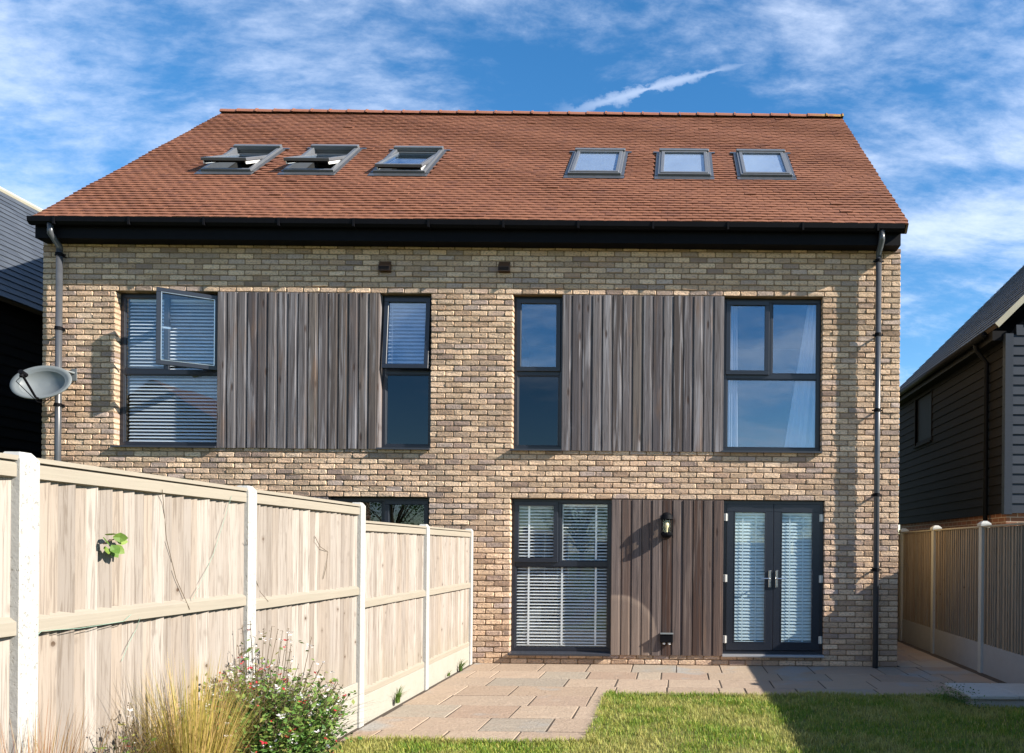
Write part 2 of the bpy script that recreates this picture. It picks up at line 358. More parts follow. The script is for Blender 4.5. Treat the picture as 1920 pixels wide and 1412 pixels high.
def leafm(name, stops, trans=.25, rough=.55):
    def fn(t):
        r = rnd(t); c = t.ramp(r[0], stops); d = bsdf(t, c, rough, None, spec=.3)
        tr = t.n('ShaderNodeBsdfTranslucent', {'Color': c}).outputs[0]
        return t.n('ShaderNodeMixShader', {0: trans, 1: d, 2: tr}).outputs[0]
    return mat(name, fn)
def f_grass(t):
    r = rnd(t); p = pos(t)
    g = t.ramp(r[0], [(0, (.085,.18,.02)), (.4, (.16,.26,.03)), (.7, (.30,.33,.045)), (.88, (.50,.43,.11)), (1, (.62,.50,.20))])
    dry = t.mapr(t.noise(p, 1.3, 4, .6), .42, .60); q = t.n('ShaderNodeSeparateXYZ', {0: p}).outputs
    c = t.mix(t.math('MULTIPLY', dry, .58), g, t.ramp(r[1], [(0, (.40,.36,.10)), (.6, (.58,.47,.20)), (1, (.29,.29,.08))]))
    d = bsdf(t, c, .6, None, spec=.25); tr = t.n('ShaderNodeBsdfTranslucent', {'Color': c}).outputs[0]
    return t.n('ShaderNodeMixShader', {0: .3, 1: d, 2: tr}).outputs[0]
M_grass = mat('grass_blade', f_grass)
M_leaf = leafm('shrub_leaf', [(0, (.045,.11,.022)), (.45, (.085,.18,.035)), (.8, (.17,.24,.05)), (1, (.27,.25,.08))])
M_vine = leafm('bright_leaf', [(0, (.07,.15,.025)), (1, (.20,.28,.05))])
M_spike = leafm('spiky_leaf', [(0, (.012,.022,.012)), (1, (.035,.05,.025))], .1, .4)
M_feather = leafm('feather_grass', [(0, (.27,.25,.045)), (.35, (.42,.35,.08)), (.7, (.55,.40,.15)), (1, (.48,.31,.15))], .35)
M_dry = leafm('dry_grass', [(0, (.20,.13,.06)), (.5, (.28,.19,.09)), (1, (.16,.10,.05))], .3)
M_russet = leafm('russet_grass', [(0, (.22,.09,.05)), (.5, (.32,.17,.09)), (1, (.34,.24,.10))], .3)
M_stem = mat('brown_stem', lambda t: bsdf(t, t.mix(t.noise(pos(t), 20, 3), (.06,.04,.025), (.12,.085,.045)), .8))
M_red = leafm('red_petal', [(0, (.45,.02,.03)), (1, (.62,.05,.07))], .3); M_white = leafm('white_petal', [(0, (.75,.70,.68)), (1, (.82,.80,.80))], .3)
M_twine = mat('green_twine', lambda t: bsdf(t, (.22,.32,.25), .7))
M_steel = mat('brushed_steel', lambda t: bsdf(t, (.62,.62,.62), .28, None, metal=1.0))
M_hinge = mat('hinge_metal', lambda t: bsdf(t, t.mix(t.noise(pos(t), 30, 3), (.5,.49,.46), (.62,.60,.56)), .4, None, metal=.3))
M_galv = mat('dish_grey', lambda t: bsdf(t, t.mix(t.noise(pos(t), 5, 5), (.12,.135,.14), (.16,.175,.18)), .5, None, spec=.4))
M_sill = mat('grey_sill', lambda t: bsdf(t, (.035,.038,.048), .35))
M_dsill = mat('door_threshold', lambda t: bsdf(t, (.42,.42,.43), .35, None, metal=.6))
M_blind = mat('white_slat', lambda t: bsdf(t, (.85,.85,.84), .5)); M_blindg = mat('silver_slat', lambda t: bsdf(t, (.60,.65,.72), .4))
M_rwframe = mat('roof_window_metal', lambda t: bsdf(t, t.mix(t.noise(pos(t), 9, 4), (.085,.09,.10), (.12,.125,.135)), .4, None, spec=.5))
M_blindc = mat('pale_slat', lambda t: bsdf(t, (.60,.72,.76), .5))
def f_curtain(t):
    d = bsdf(t, (.82,.80,.86), .9); tr = t.n('ShaderNodeBsdfTranslucent', {'Color': (.6,.58,.64,1)}).outputs[0]; return t.n('ShaderNodeMixShader', {0: .3, 1: d, 2: tr}).outputs[0]
M_rblind = mat('roller_blind_cloth', lambda t: bsdf(t, (.22,.27,.36), .8))
M_curtain = mat('sheer_curtain', f_curtain)
def f_glass(t, refl, tint):
    bf_ = t.n('ShaderNodeNewGeometry').outputs['Backfacing']      # same reflectance from both faces of a thin pane
    fr = t.n('ShaderNodeFresnel', {'IOR': t.math('SUBTRACT', 1.5, t.math('MULTIPLY', bf_, 1.5-1/1.5))}).outputs[0]
    k = t.math('ADD', refl, t.math('MULTIPLY', fr, .9), True)
    gl = t.n('ShaderNodeBsdfGlossy', {'Color': (.72,.86,1,1), 'Roughness': .0,
             'Normal': t.n('ShaderNodeBump', {'Height': t.noise(pos(t), 1.3, 2), 'Strength': .02, 'Distance': .05}).outputs[0]}).outputs[0]
    tr = t.n('ShaderNodeBsdfTransparent', {'Color': (*tint, 1)}).outputs[0]
    return t.n('ShaderNodeMixShader', {0: k, 1: tr, 2: gl}).outputs[0]
M_glass = mat('window_glass', lambda t: f_glass(t, .015, (.98,.99,.99)))
M_glassc = mat('coated_glass', lambda t: f_glass(t, .13, (.88,.92,.96)))
M_glassd = mat('dark_tinted_glass', lambda t: f_glass(t, .03, (.10,.11,.14)))
M_glassl = mat('lamp_glass', lambda t: f_glass(t, .03, (.95,.93,.85)))
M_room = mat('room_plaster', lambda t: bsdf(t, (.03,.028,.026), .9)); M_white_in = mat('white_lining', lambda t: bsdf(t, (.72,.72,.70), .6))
M_slate = mat('slate', lambda t: bsdf(t, t.mix(rnd(t)[0], t.mix(t.noise(pos(t), 14, 5), (.028,.035,.048), (.045,.053,.068)), (.056,.066,.083)), .65, t.noise(pos(t), 40, 4), .4, .006, .4))
def f_wb(t):
    r = rnd(t); p = pos(t); st = t.noise(scaled(t, p, (3, 3, 60)), 1.0, 4); c = t.mix(r[0], (.016,.023,.037), (.023,.031,.047)); c = t.mix(t.mapr(st, .4, .8, 0, .3), c, (.013,.017,.025)); return bsdf(t, c, .65, st, .25, .003, .2)
M_wb = mat('grey_weatherboard', f_wb)
def f_wbb(t):
    r = rnd(t); p = pos(t); st = t.noise(scaled(t, p, (3, 3, 60)), 1.0, 4); c = t.mix(r[0], (.005,.0048,.006), (.008,.0076,.0095)); return bsdf(t, c, .8, st, .25, .003, .12)
M_wbb = mat('black_weatherboard', f_wbb)
M_bargeboard = mat('pale_verge', lambda t: bsdf(t, t.mix(t.noise(pos(t), 10, 4), (.30,.28,.22), (.40,.37,.29)), .8))
def f_redb(t):
    p = pos(t); q = t.n('ShaderNodeSeparateXYZ', {0: p}).outputs
    v = t.n('ShaderNodeCombineXYZ', {0: t.math('ADD', q[0], q[1]), 1: q[2], 2: 0.0}).outputs[0]
    b = t.n('ShaderNodeTexBrick', {'Vector': v, 'Scale': 1.0, 'Brick Width': .225, 'Row Height': .075, 'Mortar Size': .005, 'Color1': (.22,.085,.045,1), 'Color2': (.16,.065,.035,1), 'Mortar': (.38,.32,.25,1)})
    return bsdf(t, b.outputs[0], .9)
M_redbrick = mat('orange_brick', f_redb)
M_vent = mat('brown_vent', lambda t: bsdf(t, (.085,.042,.024), .35))
M_bulb = mat('bulb_glass', lambda t: bsdf(t, (.8,.72,.5), .2))
M_stone = mat('pale_stone', lambda t: f_conc(t, (.34,.335,.32), (.46,.45,.43)))

# ------------------------------------------------------------------ ground, lawn, patio
FX = -2.69                        # garden-side face of the left fence
RX = 3.95                         # garden-side face of the right fence
g = MB(); g.add([(-400,-300,-.05),(400,-300,-.05),(400,700,-.05),(-400,700,-.05)], [(0,1,2,3)])
gr = obj('ground', g, M_ground, kind='structure')
PAT_F = PG(900, 1391).y           # front edge of the wide part of the patio
PAT_R = PG(1300, 1303).y          # front edge of the strip below the door
LX = -.655                        # side edge of the lawn
pm = MB()
pm.box(FX-.05, LX, PAT_F, .3, -.048, -.0055); pm.box(LX, RX+.05, PAT_R, .3, -.048, -.006); pm.box(3.03, RX+.05, .3, 9, -.048, -.0065)
pat = obj('patio', pm, M_joint, kind='structure')
rows = [0.02, -.62, -1.14, -1.66, -2.22, -2.74, -3.29, -3.80, PAT_F]
slabs = []
def slab(x0, x1, y0, y1):
    m = MB(); j = lambda a: a+R.uniform(-.004, .004); h = R.uniform(-.002, .002); c = .0045; z = h
    P = [(j(x0), j(y0)), (j(x1), j(y0)), (j(x1), j(y1)), (j(x0), j(y1))]
    def ins(d): return [(P[0][0]+d,P[0][1]+d),(P[1][0]-d,P[1][1]+d),(P[2][0]-d,P[2][1]-d),(P[3][0]+d,P[3][1]-d)]
    tl = [R.uniform(-.0025, .0025) for _ in range(4)]
    vs = [(x,y,-.045) for x,y in P]+[(x,y,z-.004) for x,y in P]+[(x,y,z+t) for (x,y),t in zip(ins(c), tl)]
    m.add(vs, [(0,1,5,4),(1,2,6,5),(2,3,7,6),(3,0,4,7),(4,5,9,8),(5,6,10,9),(6,7,11,10),(7,4,8,11),(8,9,10,11)], r3()); slabs.append(m)
for i in range(len(rows)-1):
    y1, y0 = rows[i], rows[i+1]
    wide = y0 > PAT_R-.3 and i < 4
    xr = RX-.10 if i < 4 else LX+R.uniform(-.0, .03)
    if i == 3: y0s = PAT_R
    x = FX+.04-R.uniform(0, .5); first = True
    while x < xr-.05:
        wdt = R.choice([.575, .575, .58, .60, .56, .29, .88]) if i not in (2, 5) else R.choice([.575, .60, .88, .58])
        x1 = min(x+wdt, xr)
        if xr-x1 < .12: x1 = xr
        a = max(x, FX+.02)
        if x1-a > .06:
            yy0 = y0
            if i == 3 and a > LX-.02: yy0 = max(y0, PAT_R+.005)
            elif i == 3 and x1 > LX and a <= LX-.02: x1 = LX+.02
            if not (i >= 4 and a > LX-.02): slab(a+.008, x1-.008, yy0+.008, y1-.008)
        x = x1
y = .03
while y < 5.5:
    h = R.choice([.52, .56, .30, .6]); x = 3.04
    xs = [3.04, R.choice([3.35, 3.5, 3.62]), RX-.1]
    for a, b in zip(xs, xs[1:]): slab(a+.006, b-.006, y+.006, y+h-.006)
    y += h
pieces('paving_slab', slabs, M_slab, pat, lambda m: 0)
# lawn: one gently uneven sheet, with the blades as a separate mass
lw = MB()
def lawn_z(x, y): return -.004+.010*math.sin(x*2.1+1)*math.cos(y*1.7)+.006*math.sin(x*5.3+y*3.1)
nx, ny = 60, 60
def lawn_patch(x0, x1, y0, y1, nx, ny):
    b = [(x0+(x1-x0)*i/nx, y0+(y1-y0)*j/ny) for j in range(ny+1) for i in range(nx+1)]
    lw.add([(x, y, lawn_z(x, y)-.006) for x, y in b], [(j*(nx+1)+i, j*(nx+1)+i+1, (j+1)*(nx+1)+i+1, (j+1)*(nx+1)+i) for j in range(ny) for i in range(nx)])
lawn_patch(-1.9, RX, -16.4, PAT_F-.001, 40, 70); lawn_patch(LX, RX, PAT_F, PAT_R-.002, 30, 16); lawn_patch(FX-.04, -1.9, PAT_F-.55, PAT_F-.001, 10, 6)
obj('lawn', lw, M_lawn, kind='structure')
sm = MB(); sm.box(FX-.06, -1.9, -16.4, PAT_F-.55, -.045, -.004); obj('flower_bed_soil', sm, M_soil, kind='structure')
STEP = (2.97, 3.93, PG(1800, 1280, .11).y-.02, PG(1850, 1304, .11).y)   # raised stone by the right fence
gb = MB(); ng = 0
def blades(n, x0, x1, y0, y1, hs=1.0):
    for _ in range(n):
        x, y = R.uniform(x0, x1), R.uniform(y0, y1)
        if x > STEP[0]-.02 and STEP[3]+.02 < y < STEP[2]+.02: continue
        h = R.uniform(.018, .046)*hs; a = R.uniform(0, 6.283); l = R.uniform(.1, .95)*h; wdt = R.uniform(.0035, .0065)
        dx, dy = math.cos(a), math.sin(a); z = lawn_z(x, y)-.006
        gb.add([(x-dy*wdt/2, y+dx*wdt/2, z), (x+dy*wdt/2, y-dx*wdt/2, z), (x+dx*l*.45+dy*wdt*.4, y+dy*l*.45-dx*wdt*.4, z+h*.65), (x+dx*l*.45-dy*wdt*.4, y+dy*l*.45+dx*wdt*.4, z+h*.65), (x+dx*l, y+dy*l, z+h)],
               [(0,1,2,3),(3,2,4)], (min(1, max(0, R.gauss(.42, .27))), R.random(), R.random()))
blades(52000, LX-.02, RX, PAT_F-.9, PAT_R+.01); blades(13000, -2.6, LX, PAT_F-.9, PAT_F+.01)
blades(2600, LX-.05, RX-.9, PAT_R-.03, PAT_R+.035, 1.4); blades(2000, -2.6, LX+.05, PAT_F-.03, PAT_F+.04, 1.3); blades(1500, LX-.07, LX+.03, PAT_F, PAT_R, 1.5)
blades(9000, -1.9, RX, -9.5, PAT_F-.9)
for _ in range(420):
    cx_, cy_ = R.uniform(LX, RX-.2), R.uniform(PAT_F-.8, PAT_R-.02)
    if cx_ > STEP[0]-.15 and STEP[3]-.1 < cy_: continue
    blades(R.randint(14, 34), cx_-R.uniform(.02, .06), cx_+.05, cy_-.03, cy_+.03, R.uniform(1.2, 1.75))
obj('grass', gb, M_grass, kind='stuff')
tag(bpy.data.objects['grass'], 'short green and straw coloured grass blades covering the lawn', 'grass')

# ------------------------------------------------------------------ the pair of brick houses
WX0, WX1 = PY(79, 650).x, PY(1686, 850).x
XM = (WX0+WX1)/2
CH = .0738                         # brick course
ZU0, ZU1 = 39*CH, 67*CH            # upper openings
ZG0, ZG1 = 2*CH, 30*CH             # ground floor openings
WTOP = 5.60
house = thing('semi_detached_house', 'two storey yellow brick house with red tiled roof and grey timber panels', 'house', (XM, 2.0, 0))
UL = (PY(215, 690).x, PY(807.5, 690).x); UR = (PY(961, 690).x, PY(1541.5, 700).x)
GR = (PY(956, 1100).x, PY(1545, 1080).x); GL = (2*XM-GR[1], 2*XM-GR[0])
OPEN = [(UL[0], UL[1], ZU0, ZU1), (UR[0], UR[1], ZU0, ZU1), (GR[0], GR[1], ZG0, ZG1), (GL[0], GL[1], ZG0, ZG1)]

def holed(mb, x0, x1, z0, z1, holes, y0, y1, rnd_=(0.5,0.5,0.5)):
    xs = sorted({x0, x1, *[h[0] for h in holes], *[h[1] for h in holes]}); zs = sorted({z0, z1, *[h[2] for h in holes], *[h[3] for h in holes]})
    def inh(a, b): return any(h[0] < a < h[1] and h[2] < b < h[3] for h in holes)
    for xa, xb in zip(xs, xs[1:]):
        for za, zb in zip(zs, zs[1:]):
            if inh((xa+xb)/2, (za+zb)/2): continue
            mb.add([(xa,y0,za),(xb,y0,za),(xb,y0,zb),(xa,y0,zb)], [(0,1,2,3)], rnd_); mb.add([(xa,y1,za),(xb,y1,za),(xb,y1,zb),(xa,y1,zb)], [(3,2,1,0)], rnd_)
    for (a, b, c, d) in holes:
        mb.add([(a,y0,c),(a,y1,c),(a,y1,d),(a,y0,d)], [(0,1,2,3)], rnd_); mb.add([(b,y0,c),(b,y1,c),(b,y1,d),(b,y0,d)], [(3,2,1,0)], rnd_)
        mb.add([(a,y0,c),(b,y0,c),(b,y1,c),(a,y1,c)], [(0,1,2,3)], rnd_); mb.add([(a,y0,d),(b,y0,d),(b,y1,d),(a,y1,d)], [(3,2,1,0)], rnd_)
    mb.add([(x0,y0,z0),(x0,y1,z0),(x0,y1,z1),(x0,y0,z1)], [(3,2,1,0)], rnd_); mb.add([(x1,y0,z0),(x1,y1,z0),(x1,y1,z1),(x1,y0,z1)], [(0,1,2,3)], rnd_)
wl = MB(); e = .004
holed(wl, WX0+.004, WX1-.004, -.1, WTOP, [(a-e, b+e, c-e, d+e) for a, b, c, d in OPEN], .0075, .28)
wall = obj('wall', wl, M_mortar, house)
bricks = []
def brick(x0, x1, z0, z1):
    m = MB(); j = lambda s: R.uniform(-s, s); c = R.uniform(.004, .008); y = R.uniform(-.0045, .002)
    k = min(.012, (x1-x0)*.2)
    P = [(x0,z0+k*.6),(x0+k,z0),(x1-k,z0),(x1,z0+k*.6),(x1,z1-k*.6),(x1-k,z1),(x0+k,z1),(x0,z1-k*.6)]
    P = [(a+j(.0016), b+j(.0018)) for a, b in P]; cx, cz = (x0+x1)/2, (z0+z1)/2
    sx, sz = (x1-x0)/2, (z1-z0)/2
    vs = [(a, .102, b) for a, b in P]+[(a, .0065, b) for a, b in P]+[(cx+(a-cx)*(1-c/sx), y+j(.003), cz+(b-cz)*(1-c*.8/sz)) for a, b in P]
    tx, tz = j(.0025), j(.0025)
    vs = vs[:16]+[(a, yy+tx*(a-cx)/sx+tz*(b-cz)/sz, b) for a, yy, b in vs[16:]]
    fs = [(i, (i+1) % 8, 8+(i+1) % 8, 8+i) for i in range(8)]+[(8+i, 8+(i+1) % 8, 16+(i+1) % 8, 16+i) for i in range(8)]+[tuple(range(16, 24))]
    m.add(vs, fs, r3()); bricks.append(m)
nc = int(WTOP/CH)+1; BL = .225
for k in range(-1, nc):
    z0, z1 = k*CH+.006, (k+1)*CH-.006
    iv = [(WX0, WX1)]
    for (a, b, c, d) in OPEN:
        if c < (z0+z1)/2 < d: iv = [q for (p0, p1) in iv for q in ((p0, min(p1, a)), (max(p0, b), p1)) if q[1]-q[0] > .03]
    for (a, b) in iv:
        # stretcher bond with the joints carried through from one side of an opening to the other
        n0 = math.floor((a-WX0)/BL)-1; x = a; off = (k % 2)*.1125
        cuts = [WX0+off+n*BL+R.uniform(-.004, .004) for n in range(n0, n0+60)]
        cuts = [a]+[c_ for c_ in cuts if a+.045 < c_ < b-.045]+[b]
        for p, q in zip(cuts, cuts[1:]):
            brick(p+(.006 if p != a else 0), q-(.006 if q != b else 0), z0+R.uniform(-.0012, .0012), min(z1, WTOP))
pieces('brick', bricks, M_brick, wall, lambda m: (m.v[0][0]-1.2)**2+(m.v[0][2]-1.4)**2+(0 if m.v[0][0] > -2.6 else 50))
# gables, back wall, floors inside
RY, ZR, EY, EZ = 3.88, 9.50, -.275, 5.80
sl = (ZR-EZ)/(RY-EY); ang = math.atan(sl); BY = 2*RY
gm = MB()
for (xa, xb) in ((WX0+.006, WX0+.28), (WX1-.28, WX1-.006)):
    prof = [(.29, -.1), (BY, -.1), (BY, 5.6), (RY, ZR-.16), (.29, EZ+sl*(.29-EY)-.17)]
    vs = [(xa, y, z) for y, z in prof]+[(xb, y, z) for y, z in prof]; n = len(prof)
    gm.add(vs, [tuple(range(n)), tuple(range(2*n-1, n-1, -1))]+[(i, n+i, n+(i+1) % n, (i+1) % n) for i in range(n)])
gm.box(WX0+.3, WX1-.3, BY-.28, BY-.002, -.1, 5.55)
obj('gable_wall', gm, M_brickflat, house)
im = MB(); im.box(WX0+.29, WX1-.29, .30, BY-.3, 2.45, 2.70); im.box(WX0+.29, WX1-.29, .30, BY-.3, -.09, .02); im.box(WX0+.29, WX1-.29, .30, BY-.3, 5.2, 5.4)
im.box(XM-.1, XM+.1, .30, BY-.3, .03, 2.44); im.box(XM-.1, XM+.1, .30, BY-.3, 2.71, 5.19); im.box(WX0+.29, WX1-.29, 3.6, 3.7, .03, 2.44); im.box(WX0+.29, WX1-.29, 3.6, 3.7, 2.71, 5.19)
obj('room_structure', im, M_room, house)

# ---- roof
RXL, RXR = (PY(75, 404, EY).x+PY(412, 207, RY).x)/2, (PY(1692, 420, EY).x+PY(1587, 218, RY).x)/2
def roof_pt(x, s, h): # s metres up the slope from the eaves, h above the deck
    return Vector((x, EY+s*math.cos(ang)-h*math.sin(ang), EZ+s*math.sin(ang)+h*math.cos(ang)))
def on_roof(px, py):
    a, b = ray(px, py); t = (EZ+sl*(CAMY-EY)-CAMZ)/(b-sl)
    return a*t, (CAMY+t-EY)/math.cos(ang)
RW = []   # roof windows: x0, x1, s0, s1
for (pl, pr, yt, yb, pb0, pb1) in ((430, 527, 284, 327, 389, 484), (577, 672, 284, 328, 541, 636), (737, 831, 287, 330, 705, 803), (1080, 1170, 291, 334, 1066, 1166), (1238, 1330, 292, 336, 1232, 1331), (1382, 1474, 293, 337, 1385, 1482)):
    xa, s1 = on_roof((pl+pr)/2, yt); xb, s0 = on_roof((pb0+pb1)/2, yb); wdt = on_roof(pb1, yb)[0]-on_roof(pb0, yb)[0]
    xc = (xa+xb)/2; RW.append((xc-wdt/2, xc+wdt/2, s0, s1))
SL = (RY-EY)/math.cos(ang)
dm = MB()
def slope_holed(mb, holes, h0, h1):
    m2 = MB(); holed(m2, RXL, RXR, .02, SL, holes, -h1, -h0)     # y of the flat layout is minus height
    for (x, y, z), a in zip(m2.v, m2.a): mb.v.append(tuple(roof_pt(x, z, -y))); mb.a.append(a)
    b = 0; mb.f += m2.f; mb.m += m2.m
slope_holed(dm, [(a+.02, b-.02, c+.02, d-.02) for a, b, c, d in RW], -.12, 0)
nb = len(dm.v)
bk = [(x, 2*RY-y, z) for (x, y, z) in [tuple(roof_pt(RXL, .02, 0.03)), tuple(roof_pt(RXR, .02, 0.03)), tuple(roof_pt(RXR, SL, 0.03)), tuple(roof_pt(RXL, SL, 0.03))]]
dm.add(bk+[(x, y, z-.18) for x, y, z in bk], [(3,2,1,0),(4,5,6,7),(0,1,5,4),(1,2,6,5),(3,0,4,7)])
roof = obj('roof', dm, M_deck, house)
tiles = []; G = .101; TW = .165; nr = int(SL/G)+1
for i in range(nr):
    s0 = i*G-.02; x = RXL-(TW/2 if i % 2 else 0)
    while x < RXR-.01:
        a, b = max(x, RXL-R.uniform(0, .006)), min(x+TW-.003, RXR+R.uniform(0, .006)); x += TW
        if b-a < .03: continue
        if any(w0-.03 < (a+b)/2 < w1+.03 and w2-.10 < s0+.03 < w3-.01 for w0, w1, w2, w3 in RW): continue
        lift = R.gauss(0, .0012)+.004*math.sin((a+b)*.9+i*.35); ds = R.uniform(-.002, .002); tl = R.gauss(0, .001); s1 = min(s0+.19, SL); th = .022
        if R.random() < .004: lift += .010; ds -= .012
        m = MB(); h0 = .036+lift; h1 = .016; mid = (a+b)/2; cam_ = .003
        vs = []
        for s, h in ((s0+ds, h0), (s1, h1)):
            vs += [roof_pt(a, s, h-th+tl), roof_pt(b, s, h-th-tl), roof_pt(b, s, h-tl), roof_pt(mid, s, h+cam_), roof_pt(a, s, h+tl)]
        m.add(vs, [(0,1,2,3,4), (4,3,8,9), (3,2,7,8), (0,4,9,5), (1,6,7,2)], r3()); tiles.append(m)
pieces('roof_tile', tiles, M_tile, roof, lambda m: m.v[0][2]+.02*abs(m.v[0][0]))
x = RXL-.01; k = 0
while x < RXR-.02:
    x1 = min(x+.337, RXR+.012); m = MB(); zc = ZR-.035+R.uniform(-.004, .004); n = 9; vs = []
    for xx, rr in ((x, .118), (x1-.03, .112), (x1-.03, .126), (x1-.004, .126)):
        for q in range(n): t = math.pi*(.06+.88*q/(n-1)); vs.append((xx, RY-rr*1.05*math.cos(t), zc+rr*math.sin(t)))
    fs = [(i*n+q, i*n+q+1, (i+1)*n+q+1, (i+1)*n+q) for i in range(3) for q in range(n-1)]+[tuple(range(n-1, -1, -1)), tuple(3*n+q for q in range(n))]
    m.add(vs, fs, r3()); obj('ridge_tile', m, M_ridge, roof, centre(m)); x = x1-.0; k += 1
vg = MB()      # mortared verges
for xx in (RXL-.004, RXR-.024):
    vs = [roof_pt(xx+dx, s, h) for s in (.02, SL-.02) for dx, h in ((0, -.11), (.028, -.11), (.028, .010), (0, .010))]
    vg.add(vs, [(0,1,2,3),(7,6,5,4),(0,4,5,1),(1,5,6,2),(2,6,7,3),(3,7,4,0)])
obj('verge', vg, M_mortar, roof)
# ---- boxed eaves, gutter
fm = MB(); fy = -.20
x0, x1 = PY(66, 440, -.2).x+.02, PY(1689, 445, -.2).x
prof = [(fy, 5.565), (fy, 5.79), (.02, 5.79), (.02, 5.565)]
fm.add([(x0-.02, y, z) for y, z in prof]+[(x1, y, z) for y, z in prof], [(0,1,2,3),(7,6,5,4)]+[(i, 4+i, 4+(i+1) % 4, (i+1) % 4) for i in range(4)])
fas = obj('fascia', fm, M_black, house)
gm = MB(); gx0, gx1 = PY(50, 410, -.31).x, PY(1697, 430, -.31).x
gp = [(fy-.004, 5.80), (fy-.008, 5.74), (fy-.035, 5.715), (fy-.075, 5.715), (fy-.108, 5.745), (fy-.115, 5.805), (fy-.105, 5.805), (fy-.10, 5.755), (fy-.02, 5.735), (fy-.012, 5.80)]
ng_ = len(gp)
gm.add([(gx0, y, z) for y, z in gp]+[(gx1, y, z) for y, z in gp], [tuple(range(ng_)), tuple(range(2*ng_-1, ng_-1, -1))]+[(i, ng_+i, ng_+(i+1) % ng_, (i+1) % ng_) for i in range(ng_)])
gut = obj('gutter', gm, M_black, house)
for q in range(12):
    xx = gx0+.35+q*(gx1-gx0-.7)/11; m = MB(); m.box(xx-.012, xx+.012, fy-.121, fy-.006, 5.708, 5.809); obj('gutter_bracket', m, M_black, gut, centre(m))

# ---- downpipes
def downpipe(px, py, ztop, brs):
    X = PY(px, py, -.105).x; yc = -.105; m = MB()
    m.tube([(X, yc, -.0), (X, yc, ztop-.28)], .038, 14); m.tube([(X, yc, ztop-.30), (X, yc, ztop-.24), (X, fy-.055, ztop-.12), (X, fy-.055, ztop-.0)], .039, 14)
    p = obj('downpipe', m, M_pipe, house, (X, yc, 0), smooth=True)
    for bz in brs:
        m = MB(); m.tube([(X, yc, bz-.022), (X, yc, bz+.022)], .046, 14); m.box(X-.012, X+.012, yc+.03, .004, bz-.008, bz+.008); m.box(X-.07, X-.012, yc+.005, yc+.02, bz-.01, bz+.01); m.box(X+.012, X+.07, yc+.005, yc+.02, bz-.01, bz+.01)
        obj('pipe_bracket', m, M_black, p, (X, yc, bz))
downpipe(1644.5, 850, 5.73, [PY(1642, q).z for q in (495, 632, 772, 929, 1068)])
downpipe(110, 650, 5.73, [PY(110, q).z for q in (483, 620, 762, 1000, 1140)])

# ---- timber panels
def cladding(x0, x1, z0, z1, m_, nbd, dark=None):
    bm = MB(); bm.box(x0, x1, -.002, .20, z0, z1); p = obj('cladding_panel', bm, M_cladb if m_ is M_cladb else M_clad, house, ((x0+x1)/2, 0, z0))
    wdt = (x1-x0)/nbd
    for i in range(nbd):
        a, b = x0+i*wdt, x0+(i+1)*wdt; y = -.022+R.uniform(-.003, .003); c = .006; gp_ = .0055; rr = r3()
        if dark == i: rr = (1.0, .3, .3)
        m = MB(); a += gp_; b -= gp_; sp = a+(b-a)*R.uniform(.74, .80)
        pf = [(a, -.003), (a, y+c), (a+c, y), (sp, y), (sp+.004, y+.005), (b-.002, y+.006), (b, -.003)]
        n = len(pf); za, zb = z0-R.uniform(.0, .006), z1-.003
        m.add([(x, yy, za) for x, yy in pf]+[(x, yy, zb) for x, yy in pf], [(i_, i_+1, n+i_+1, n+i_) for i_ in range(n-1)]+[tuple(range(n-1, -1, -1)), tuple(range(n, 2*n))], rr)
        o = obj('cladding_board', m, m_, p, ((a+b)/2, y, za))
        if dark == i: o['label'] = 'dark red brown board behind the wall lamp'
cUL = (PY(408, 690).x, PY(711, 690).x); cUR = (PY(1053.5, 690).x, PY(1357, 690).x); cGR = (PY(1145.5, 1080).x, PY(1356, 1080).x); cGL = (2*XM-cGR[1], 2*XM-cGR[0])
cladding(*cUL, ZU0-.02, ZU1-.004, M_clad, 16); cladding(*cUR, ZU0-.02, ZU1-.004, M_clad, 16)
cladding(*cGR, ZG0-.015, ZG1-.004, M_cladb, 11, 5); cladding(*cGL, ZG0-.015, ZG1-.004, M_clad, 11)

